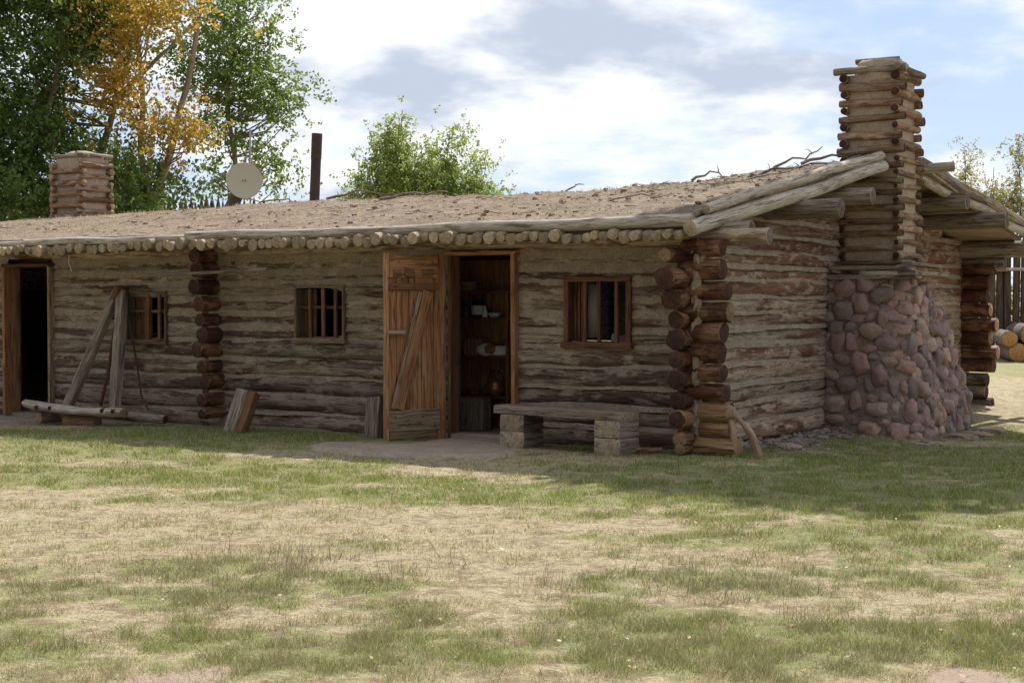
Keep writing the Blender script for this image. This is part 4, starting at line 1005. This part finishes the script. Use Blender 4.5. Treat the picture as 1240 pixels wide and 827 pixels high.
mb = MB(); loft(mb, [P(-3.02, 1.0, .418) + DA * .11 * math.cos(q) + DZ * (.15 + .14 * math.sin(q)) for q in np.linspace(0, math.pi, 12)], circ(.006, 6), step=.05, amp=0); mb.build('handle', [M['black'], M['black']], pt)
lt('bowl', P(-3.32, 1.0, .418), [(0, 0), (.06, 0), (.11, .07), (.105, .07), (.05, .015), (0, .012)], M['shelf'], 'wooden bowl left of the copper pot', 'bowl')
bc = empty('wooden_crate', P(-3.25, .82, .03), 'tall brown plank crate on the floor under the shelves', 'crate')
boards(bc, 'front_boards', [(P(-3.60 + .105 * k, .72, .035), P(-3.60 + .105 * k, .72, .40), .02, .10, DA) for k in range(6)], M['greydk'])
boards(bc, 'side_boards', [(P(-3.03, .80, .035), P(-3.03, .80, .40), .18, .02, DA)], M['greydk'])
boards(bc, 'side_boards', [(P(-3.64, .80, .035), P(-3.64, .80, .40), .18, .02, DA)], M['greydk'])
boards(bc, 'lid', [(P(-3.66, .80, .41), P(-3.01, .80, .41), .2, .02, DZ)], M['shelf'])
mb = MB(); blob(mb, P(-.95, .30, 1.11), (DA * .12, DB * .08, DZ * .045), 4, 3, .8, .2)
tag(mb.build('folded_cloth', M['pink']), 'pink folded cloth behind the bars of the right window', 'cloth')
for a_ in (-1.40, -.93):
    mb = MB(); K = 14; vs_ = []
    for j in range(2):
        for i in range(K + 1): vs_.append(P(a_ + (.13 if a_ < -1.2 else .10) * i / K, .25 + .012 * math.sin(i * 1.7), 1.12 + .56 * j))
    mb.add(vs_, [[i, i + 1, K + 2 + i, K + 1 + i] for i in range(K)], [0] * K, [[(0, 0)] * 4] * K)
    o = mb.build('curtain', M['cloth'], None); sm = o.modifiers.new('thick', 'SOLIDIFY'); sm.thickness = .004
    tag(o, 'narrow pale curtain hanging at the %s side inside the right window' % ('left' if a_ < -1.2 else 'right'), 'curtain', 'curtains in the right window')
lt('jar', P(-.84, .30, 1.085), [(0, 0), (.03, 0), (.032, .06), (.02, .08), (.02, .09), (0, .09)], M['white'], 'small white jar behind the bars at the right end of the right window', 'jar')
lt('jar', P(-1.12, .29, 1.085), [(0, 0), (.028, 0), (.03, .05), (.018, .07), (.018, .08), (0, .08)], M['white'], 'small white jar left of the pink cloth in the right window', 'jar')
mb = MB(); plank(mb, P(-1.45, .30, 1.06), P(-.85, .30, 1.06), .22, .03, DZ); mb.build('window_shelf', [M['shelf'], M['shelf']], cabin)

# ------------------------------------------------------------------ in front of the cabin
bn = empty('bench', P(-1.2, -.6, 0), 'low grey plank bench on stacked wood blocks right of the open door', 'bench')
bA, bB = P(-2.02, -.44, .395), P(-.47, -.60, .375)
mb = MB(); plank(mb, bA, bB, .34, .085, DZ, seed=5, amp=.04, step=.08); mb.build('seat', [M['greydk'], M['end_grey']], bn)
bd = (bB - bA).normalized(); bp = Vector((bd.y, -bd.x, 0)).normalized()
for (t_, zl) in ((.15, ((.09, .175), (.262, .17))), (.90, ((.085, .17), (.255, .165)))):
    lg = empty('leg', Vector(((bA.lerp(bB, t_)).x, (bA.lerp(bB, t_)).y, 0)), parent=bn)
    for k, (zc, hh) in enumerate(zl):
        c = bA.lerp(bB, t_); c.z = zc - (.0 if k else .005); mb = MB()
        plank(mb, c - bp * .17, c + bp * .17, .30, hh, DZ, seed=8 + k, amp=.03, kk=4); mb.build('block', [M['greydk'], M['end_grey']], lg)
mb = MB(); plank(mb, P(-5.60, -.60, -.02), P(-5.55, -.42, .47), .17, .13, -DB, seed=3, amp=.08, step=.06)
tag(mb.build('split_log', [M['greydk'], M['end_grey']]), 'grey split log leaning on the wall beside an orange one', 'split log', 'split logs leaning on the wall')
mb = MB(); plank(mb, P(-5.47, -.60, -.02), P(-5.425, -.40, .45), .105, .11, -DB, seed=4, amp=.08, step=.06)
tag(mb.build('split_log', [M['barw'], M['end_tan']]), 'orange split log leaning on the wall beside a grey one', 'split log', 'split logs leaning on the wall')
mb = MB(); plank(mb, P(-3.78, -.34, -.02), P(-3.82, -.22, .43), .19, .12, -DB, seed=5, amp=.07, step=.06)
tag(mb.build('split_log', [M['greydk'], M['end_grey']]), 'grey split log standing at the wall behind the open door', 'split log', 'split logs leaning on the wall')
# timber A-frame (drag) at the left
af = empty('timber_drag', P(-8.3, -.6, .1), 'grey timber A-frame drag with a split log sill leaning at the left window', 'timber drag')
ap = P(-7.86, -.10, 1.62)
for (q0, w_, h_, sdx) in ((P(-8.27, -.60, .20), .11, .10, 1), (P(-7.46, -.60, .20), .13, .10, 2)):
    mb = MB(); plank(mb, q0, ap + (DA * (-.05 if sdx == 1 else .03)), w_, h_, -DB, seed=sdx, amp=.05, step=.1); mb.build('post', [M['greydk'], M['greydk']], af)
mb = MB(); plank(mb, ap - DA * .17 - DZ * .33, ap + DZ * .06 + DA * .02, .09, .17, -DB, seed=9, amp=.05); mb.build('gusset', [M['frame'], M['frame']], af)
mb = MB(); loft(mb, [P(-8.97, -.62, .22), P(-8.7, -.66, .20), P(-8.0, -.68, .165), P(-7.25, -.66, .165)], circ(.085, 14, .62), step=.08, amp=.16, seed=5, bend=.02); mb.build('sill_log', [M['grey'], M['end_grey']], af)
mb = MB(); loft(mb, [P(-9.0, -.50, .14), P(-8.2, -.50, .12), P(-7.4, -.50, .12)], circ(.05, 10, .7), step=.1, amp=.16, seed=6); mb.build('sill_log', [M['greydk'], M['end_grey']], af)
for k, a_ in enumerate((-8.66, -8.42, -7.52, -7.34)):
    mb = log(P(a_, -.76, .185), P(a_, -.60, .185), .026, seg=9, amp=.1, step=.05, seed=k); mb.build('peg', [M['frame'], M['end_dark']], af)
mb = MB(); loft(mb, [P(-8.1, -.22, .2), P(-8.05, -.15, .55), P(-7.93, -.12, 1.2)], circ(.022, 8), step=.1, amp=.1, seed=2); mb.build('strut', [M['frame'], M['frame']], af)
mb = MB(); loft(mb, [ap + DA * .05, P(-7.52, -.16, .7), P(-7.42, -.2, .35), P(-7.25, -.25, .18)], circ(.012, 8), step=.1, amp=.1, seed=2); mb.build('strut', [M['frame'], M['frame']], af)
mb = log(P(-7.6, -.42, .12), P(-6.87, -.36, .08), .055, seg=12, step=.1, amp=.08, seed=4)
tag(mb.build('loose_pole', [M['greydk'], M['end_dark']]), 'short grey pole lying at the wall base right of the timber drag', 'pole')
mb = log(P(-8.28, -.62, .02), P(-7.78, -.57, .02), .075, seg=14, step=.08, amp=.1, seed=14)
tag(mb.build('log_round', [M['stub_tan'], M['end_tan']]), 'short brown log lying under the middle of the timber drag', 'log')
mb = log(P(-8.72, -.66, .05), P(-8.66, -.3, .05), .075, seg=14, step=.08, amp=.12, seed=15)
tag(mb.build('log_round', [M['greydk'], M['end_tan']]), 'small log chock under the left end of the timber drag', 'log')
mb = log(P(-7.25, -.42, 1.80), P(-5.2, -.44, 1.87), .017, .022, seg=8, step=.15, amp=.1, bend=.02, seed=3)
tag(mb.build('hanging_pole', [M['greydk'], M['greydk']]), 'thin grey pole hung across the wall under the eave', 'pole')
mb = MB(); plank(mb, P(-8.15, -.10, 1.93), P(-7.87, -.10, 1.94), .03, .035, DZ, seed=3, amp=.2, step=.05)
tag(mb.build('wood_chip', [M['end_tan'], M['end_tan']]), 'pale wood offcut tucked under the eave above the left window', 'offcut')
mb = MB(); loft(mb, [P(-8.43, -.40, 2.12), P(-8.44, -.41, 1.98), P(-8.40, -.40, 1.88)], circ(.006, 5), step=.04, amp=.2, seed=2)
tag(mb.build('hanging_string', [M['cloth'], M['cloth']]), 'short frayed string hanging from the pole ends above the timber drag', 'string')
# forked bare root at the corner
fk = MB()
loft(fk, [P(.45, -.20, -.06), P(.46, -.20, .12), P(.44, -.20, .27), P(.41, -.22, .40)], circ(.024, 12), step=.025, amp=.35, seed=3, fs=6, taper=1.2)
loft(fk, [P(.66, -.04, -.08), P(.63, -.06, .07), P(.59, -.10, .20), P(.52, -.15, .32), P(.44, -.20, .42)], circ(.044, 12), step=.025, amp=.30, seed=7, fs=6, taper=.55)
blob(fk, P(.42, -.21, .42), (DA * .06, DB * .06, DZ * .075), 3, 3, .9, .3); blob(fk, P(.67, -.03, -.05), (DA * .085, DB * .06, DZ * .04), 6, 3, .9, .3)
tag(fk.build('forked_root', [M['bone'], M['bone']]), 'pale bare forked root propped against the near corner logs', 'root')
mb = MB(); RG = random.Random(77)
for k in range(420):
    a_ = RG.gammavariate(2, .13) + .05; b_ = RG.uniform(.3, 3.5); 
    if k % 4 == 0: a_ = RG.uniform(.9, 1.5); b_ = RG.uniform(2.8, 6.2)
    s_ = RG.uniform(.008, .03) * (1.5 if RG.random() < .12 else 1); p = P(a_, b_); z_ = gz(p.x, p.y) + max(0, .05 - a_ * .08)
    blob(mb, Vector((p.x, p.y, z_)), (Vector((s_ * RG.uniform(1, 1.7), RG.uniform(-.4, .4) * s_, 0)), Vector((RG.uniform(-.4, .4) * s_, s_, 0)), Vector((0, 0, s_ * .6))), k, 2, .8, .4)
tag(mb.build('gravel', M['gravel']), kind='stuff')
def rock(a_, b_, s, seed, label, flat=.6):
    mb = MB(); p = P(a_, b_); z = gz(p.x, p.y); blob(mb, Vector((p.x, p.y, z + s * flat * .3)), (DA * s * 1.3, DB * s, DZ * s * flat), seed, 3, .85, .3)
    tag(mb.build('stone', M['stone']), label, 'stone')
rock(-3.25, -1.28, .055, 3, 'small reddish stone on the path edge left of the open door')
rock(1.50, 5.35, .13, 5, 'pale rounded stone in the grass at the right foot of the stone chimney', .5)
rock(1.38, 4.30, .15, 8, 'flat reddish stone at the foot of the stone chimney', .3)
rock(1.45, 4.85, .12, 12, 'flat tan stone in the grass between two others by the chimney', .35)
rock(.35, 1.35, .15, 17, 'flat grey stone slab in the gravel beside the forked root', .18)
mb = log(P(-.52, -.50, .03), P(-.28, -.28, .035), .028, seg=9, step=.05, amp=.2, seed=2)
tag(mb.build('wood_scrap', [M['stub_tan'], M['end_tan']]), 'small tan wood scrap on the grass between bench and corner logs', 'wood scrap')

# ------------------------------------------------------------------ stockade and log pile
def stockade(name, A, B_, ht, label, pitch=.2, rail=None, seed=0, zb=-.2):
    A = Vector(A); B_ = Vector(B_); root = empty(name, A, label, 'fence'); Ln = (B_ - A).length; n = int(Ln / pitch); Rr = random.Random(seed); T = (B_ - A).normalized(); rest = MB()
    for k in range(n):
        p = A + T * (pitch * (k + .5) + Rr.uniform(-.02, .02)); h = ht + Rr.uniform(-.12, .12); r = pitch * .5 * Rr.uniform(.82, .98); ln = Rr.uniform(-.02, .02)
        mb = MB() if k < 99 else rest
        loft(mb, [p + DZ * zb, p + DZ * (h - .35) + T * ln], circ(r, 9), step=.8, amp=.06, seed=k + seed, caps=(0, 0))
        loft(mb, [p + DZ * (h - .35) + T * ln, p + DZ * h + T * ln], circ(r, 9), step=.5, amp=.0, seed=k + seed, caps=(0, 0), taper=.12)
        if k < 99: mb.build('picket', [M['picket'], M['picket']], root)
    if rest.n: tag(rest.build('pickets', [M['picket'], M['picket']], root), kind='stuff')
    if rail:
        nrm = Vector((T.y, -T.x, 0)); 
        if nrm.y > 0: nrm = -nrm
        mb = log(A + nrm * pitch * .7 + DZ * rail, B_ + nrm * pitch * .7 + DZ * rail, .05, seg=8, step=1.2, amp=.04); mb.build('rail', [M['grey'], M['grey']], root)
    return root
stockade('stockade_fence', (12.0, 42.5, 0), (31, 39.5, 0), 3.25, 'tall stockade of upright poles with a grey rail behind the log pile', .21, 2.36, 3)
stockade('stockade_fence', (-12.2, 38, 0), (-5.6, 44.5, 0), 4.25, 'dark pointed stockade seen above the roof beside the round dish', .17, None, 6)
lab = ['cut log on the ground at the left end of the log pile by the stockade', 'large cut log lying on top of the pile by the stockade', 'cut log in the bottom row of the pile, under the large one', 'cut log at the right frame edge of the pile by the stockade', 'small cut log on the left top of the pile by the stockade', 'cut log at the far right of the pile, out past its neighbours']
for k, (x, z, r) in enumerate([(12.45, .24, .24), (12.78, .68, .27), (12.98, .24, .25), (13.5, .26, .26), (12.25, .58, .20), (14.05, .25, .25)]):
    mb = log((x, 38.6, z), (x + .6, 41.6, z), r, seg=18, step=.4, amp=.04, seed=k)
    tag(mb.build('cut_log', [M['barkdk'], M['end_cut'] if 'end_cut' in M else M['end_tan']]), lab[k], 'log', 'cut logs piled by the stockade')

# ------------------------------------------------------------------ trees
def tree(name, base, trunks, clumps, leaf, per, matr, bark, label, cat='tree', group=None, seed=0, r0=.16, spread=.42, limb=.012, droop=.0):
    """trunks: list of point paths; clumps: ellipsoids (x, y, z, rx, ry, rz, count) relative to base; every leaf clump hangs on its own limb"""
    base = Vector(base); root = empty(name, base, label, cat, group); rg = np.random.default_rng(seed); Rr = random.Random(seed)
    tb = MB(); tp = []
    for ti, (r_, path) in enumerate(trunks):
        pts = [base + Vector(p) for p in path]; sm = []
        for i in range(len(pts) - 1):
            for q in range(6): sm.append(pts[i].lerp(pts[i + 1], q / 6))
        sm.append(pts[-1])
        loft(tb, sm, circ(r_, 9), step=.3, amp=.10, bend=.10, taper=.22, seed=seed + ti, caps=(0, 0)); tp += [(p, i / len(sm)) for i, p in enumerate(sm)]
    centres = []
    for (x, y, z, rx, ry, rz, cnt) in clumps:
        for _ in range(cnt):
            d = rg.normal(size=3); d /= np.linalg.norm(d); rad = rg.random() ** .45
            c = base + Vector((x + d[0] * rx * rad, y + d[1] * ry * rad, z + d[2] * rz * rad)); centres.append(c)
            cand = [(p, f) for (p, f) in tp if p.z < c.z + .2] or tp
            p, f = min(cand, key=lambda q: (q[0] - c).length + max(0, (q[0].z + .45 * math.hypot(q[0].x - c.x, q[0].y - c.y) - c.z)) * 1.5)
            mid = p.lerp(c, .5) + Vector((0, 0, -.10 * (c - p).length)) + Vector(rg.normal(size=3) * .12)
            loft(tb, [p, p.lerp(mid, .5), mid, mid.lerp(c, .6), c], circ(limb + .012 * (c - p).length ** .5 * (1 - f * .5), 4), step=2, amp=0, taper=.25, seed=1, caps=(0, 0))
    tb.build('trunk', [bark, bark], root, origin=base)
    C_ = np.array([tuple(c) for c in centres]); n = len(C_) * per
    # short twigs of leaves: several sprays per clump
    sprays = max(3, per // 12); cen = np.repeat(C_, sprays, 0); m_ = len(cen)
    sc_ = rg.uniform(.55, 1.35, (m_, 1)); spo = rg.normal(size=(m_, 3)) * spread * sc_ * np.array([1, 1, .75]); sp0 = cen + spo
    dirs = rg.normal(size=(m_, 3)) + spo * 1.5 + np.array([0, 0, .2 - droop]); dirs /= np.linalg.norm(dirs, axis=1, keepdims=True)
    k_ = per // sprays; c = np.repeat(sp0, k_, 0); dd = np.repeat(dirs, k_, 0); n = len(c)
    c = c + dd * rg.uniform(-.22, .25, (n, 1)) * spread / .42 + rg.normal(size=(n, 3)) * .055 * spread / .42
    a1 = rg.normal(size=(n, 3)); a1 /= np.linalg.norm(a1, axis=1, keepdims=True); a2 = np.cross(a1, rg.normal(size=(n, 3))); a2 /= np.linalg.norm(a2, axis=1, keepdims=True)
    s = rg.uniform(.65, 1.25, (n, 1)) * leaf
    V = np.stack([c - a1 * s * .5, c - a2 * s * .33, c + a1 * s * .62, c + a2 * s * .33], 1).reshape(-1, 3)
    V -= np.array(tuple(base))
    o = bpy.data.objects.new('crown', strip_mesh('crown', V, np.arange(4 * n), 4, [matr])); COL.objects.link(o); place(o, root, base)
    return root
# positions: X right, Y away
tree('cottonwood_tree', (-11.3, 33.5, 0), [(.15, [(0, 0, 0), (.1, 0, 3), (-.1, 0, 6), (.3, 0, 9), (.2, 0, 11.5)]), (.10, [(.0, 0, 2.5), (1.2, .3, 5), (1.8, .4, 8)])],
     [(-.6, 0, 5.2, 1.9, 1.8, 2.4, 110), (.9, .2, 8.2, 2.0, 1.8, 2.4, 110), (-1.0, .3, 8.8, 1.8, 1.8, 1.8, 70), (1.0, -.3, 4.8, 1.4, 1.3, 1.1, 40)], .10, 140, M['leafd'], M['bark'], 'dense dark green cottonwood at the left frame edge behind the left chimney', seed=1)
tree('cottonwood_tree', (-9.3, 34.5, 0), [(.13, [(0, 0, 0), (-.1, 0, 3.2), (.2, 0, 4.6), (.9, 0, 6.8), (1.3, 0, 9.5)]), (.08, [(.6, 0, 5.8), (1.5, .2, 6.9), (2.3, .3, 7.6)])],
     [(.1, 0, 4.0, 1.8, 1.5, .8, 80), (.1, .2, 8.0, 1.5, 1.4, 1.4, 75), (-.9, .2, 6.4, 1.0, 1.2, 1.5, 40)], .10, 130, M['leafd'], M['bark'], 'green cottonwood with a forked trunk right behind the left chimney', seed=2)
tree('cottonwood_tree', (-7.9, 34, 0), [(.11, [(0, 0, 0), (.05, 0, 4), (-.15, 0, 6), (-.3, 0, 9.5)]), (.13, [(.0, .1, 0), (.15, .1, 4.0), (.9, .1, 6.1), (1.4, .1, 9.4)])],
     [(-.45, -.9, 6.0, .65, .4, .6, 17), (-.05, -.9, 7.3, .85, .5, .9, 25), (.75, -.7, 5.0, .62, .5, .40, 12), (.1, -.7, 5.2, .4, .5, .4, 7), (.75, -.5, 7.9, .5, .4, .5, 10)], .09, 105, M['leafy'], M['bark'], 'tree with orange and yellow autumn leaves between the green cottonwoods', seed=3, spread=.36)
tree('cottonwood_tree', (-6.6, 36.5, 0), [(.09, [(0, 0, 0), (.1, 0, 4), (.05, 0, 6.5), (.5, 0, 10.5)])],
     [(.1, 0, 8.0, 1.3, 1.0, 1.2, 52), (.5, 0, 6.7, 1.2, .9, .8, 32), (1.45, 0, 6.1, .85, .6, .35, 14), (.15, 0, 5.5, .85, .7, .6, 17), (.9, .2, 4.6, .7, .6, .4, 12), (-.8, 0, 6.9, .5, .7, 1.0, 12), (-.3, 0, 4.4, .5, .5, .4, 7)], .09, 110, M['leafg'], M['bark'], 'airy green cottonwood rising behind the round dish', seed=4, spread=.36)
tree('leafy_shrub', (-8.7, 32.5, 0), [(.05, [(0, 0, 0), (.1, 0, 2.5), (.4, 0, 4.4)]), (.05, [(0, 0, 0), (-.3, 0, 2.5), (-.2, 0, 4)])],
     [(.2, 0, 3.6, .75, .9, 1.1, 55), (.8, 0, 3.2, .6, .7, .5, 24), (.9, 0, 4.0, .3, .3, .4, 6)], .085, 110, M['leafg'], M['barkdk'], 'bright green shrub just right of the left chimney', 'shrub', seed=5, spread=.30)
tree('leafy_shrub', (-10.9, 31.5, 0), [(.06, [(0, 0, 0), (.1, 0, 2.5), (-.2, 0, 4.2)])],
     [(-.2, 0, 3.1, 1.6, .9, 1.3, 90), (-1.6, 0, 4.2, .9, .9, 1.0, 40)], .085, 120, M['leafg'], M['barkdk'], 'green shrub at the left frame edge left of the left chimney', 'shrub', seed=6, spread=.36)
tree('willow', (-2.05, 33, 0), [(.035, [(0, 0, 0), (-.3, 0, 3), (-.25, 0, 5.5)]), (.035, [(0, 0, 0), (.5, 0, 3), (.75, 0, 5.0)]), (.03, [(.1, 0, 0), (1.0, 0, 2.5), (1.5, 0, 4.3)]), (.03, [(0, 0, 0), (-.5, 0, 2.5), (-.9, 0, 4.2)])],
     [(.25, 0, 3.55, 1.4, .9, .55, 130), (-.4, 0, 4.25, .55, .6, .75, 52), (.55, 0, 4.1, .5, .5, .6, 36), (-.35, 0, 5.0, .2, .2, .4, 9), (.85, 0, 4.95, .25, .2, .25, 5), (1.35, 0, 3.9, .35, .4, .45, 12), (-.95, 0, 4.0, .3, .4, .45, 10), (1.35, 0, 4.5, .12, .2, .25, 3), (1.75, 0, 3.35, .35, .3, .25, 9), (-1.2, 0, 3.5, .4, .4, .4, 14)],
     .062, 140, M['leafl'], M['barkdk'], 'light green willow bush rising behind the middle of the roof', 'tree', seed=7, spread=.22, limb=.004)
tree('young_tree', (13.5, 47, 0), [(.035, [(0, 0, 0), (.1, 0, 3.4), (.0, 0, 6.1)]), (.035, [(.2, 0, 1), (.7, 0, 3.9), (.9, 0, 5.5)])],
     [(.05, 0, 5.1, .42, .4, .75, 26), (.75, 0, 4.5, .75, .5, .55, 34), (.05, 0, 5.9, .12, .2, .25, 4)], .06, 60, M['leafs'], M['barkdk'], 'sparse pale young tree right of the tall chimney', 'tree', 'thin young trees beyond the stockade', seed=8, spread=.22, limb=.004)
tree('young_tree', (15.1, 47, 0), [(.035, [(0, 0, 0), (.0, 0, 3.4), (.05, 0, 6.5)])],
     [(.0, 0, 5.7, .26, .3, .75, 22), (-.25, 0, 4.5, .75, .5, .6, 46), (.5, 0, 4.1, .85, .5, .6, 40)], .06, 66, M['leafs'], M['barkdk'], 'yellowish young tree at the right frame edge above the far eave', 'tree', 'thin young trees beyond the stockade', seed=9, spread=.22, limb=.004)
tree('leafy_shrub', (16.5, 47, 0), [(.06, [(0, 0, 0), (.1, 0, 1.5), (.4, 0, 2.6)])],
     [(0, 0, 1.5, 4.0, .8, 1.2, 130)], .10, 90, M['leafs'], M['barkdk'], 'tawny brush behind the stockade poles at the right frame edge', 'shrub', seed=15, spread=.4)
# a cottonwood beyond the right frame edge: it shades the gable yard
tb_ = P(4.8, 12.0)
foot = [(.1, -2.0, .5), (.9, -2.05, .8), (1.9, -2.25, .85), (2.8, -2.3, .85), (3.3, -1.5, .8), (1.5, -.8, 1.0), (2.7, -.6, 1.3), (1.9, 1.0, 1.3), (3.4, 1.0, 1.3), (1.9, 2.8, 1.3), (3.4, 2.8, 1.3), (1.8, 4.5, 1.2), (3.2, 4.5, 1.2)]
cr_ = [(P(a_ - .93, b_ + 8.03, 9.3) - tb_, rr) for (a_, b_, rr) in foot]      # the crown's limbs, up the sun's line from the shade they cast
tree('cottonwood_tree', tb_, [(.22, [(0, 0, 0), (.3, 0, 3), (-.2, -.2, 6), tuple(P(3.2, 10.8, 9.1) - tb_)])],
     [(c.x, c.y, c.z, rr, rr, .4, int(24 * rr * rr) + 4) for c, rr in cr_], .19, 110, M['leafg'], M['bark'], 'tall cottonwood standing beyond the right frame edge', seed=12, r0=.3, spread=.30)
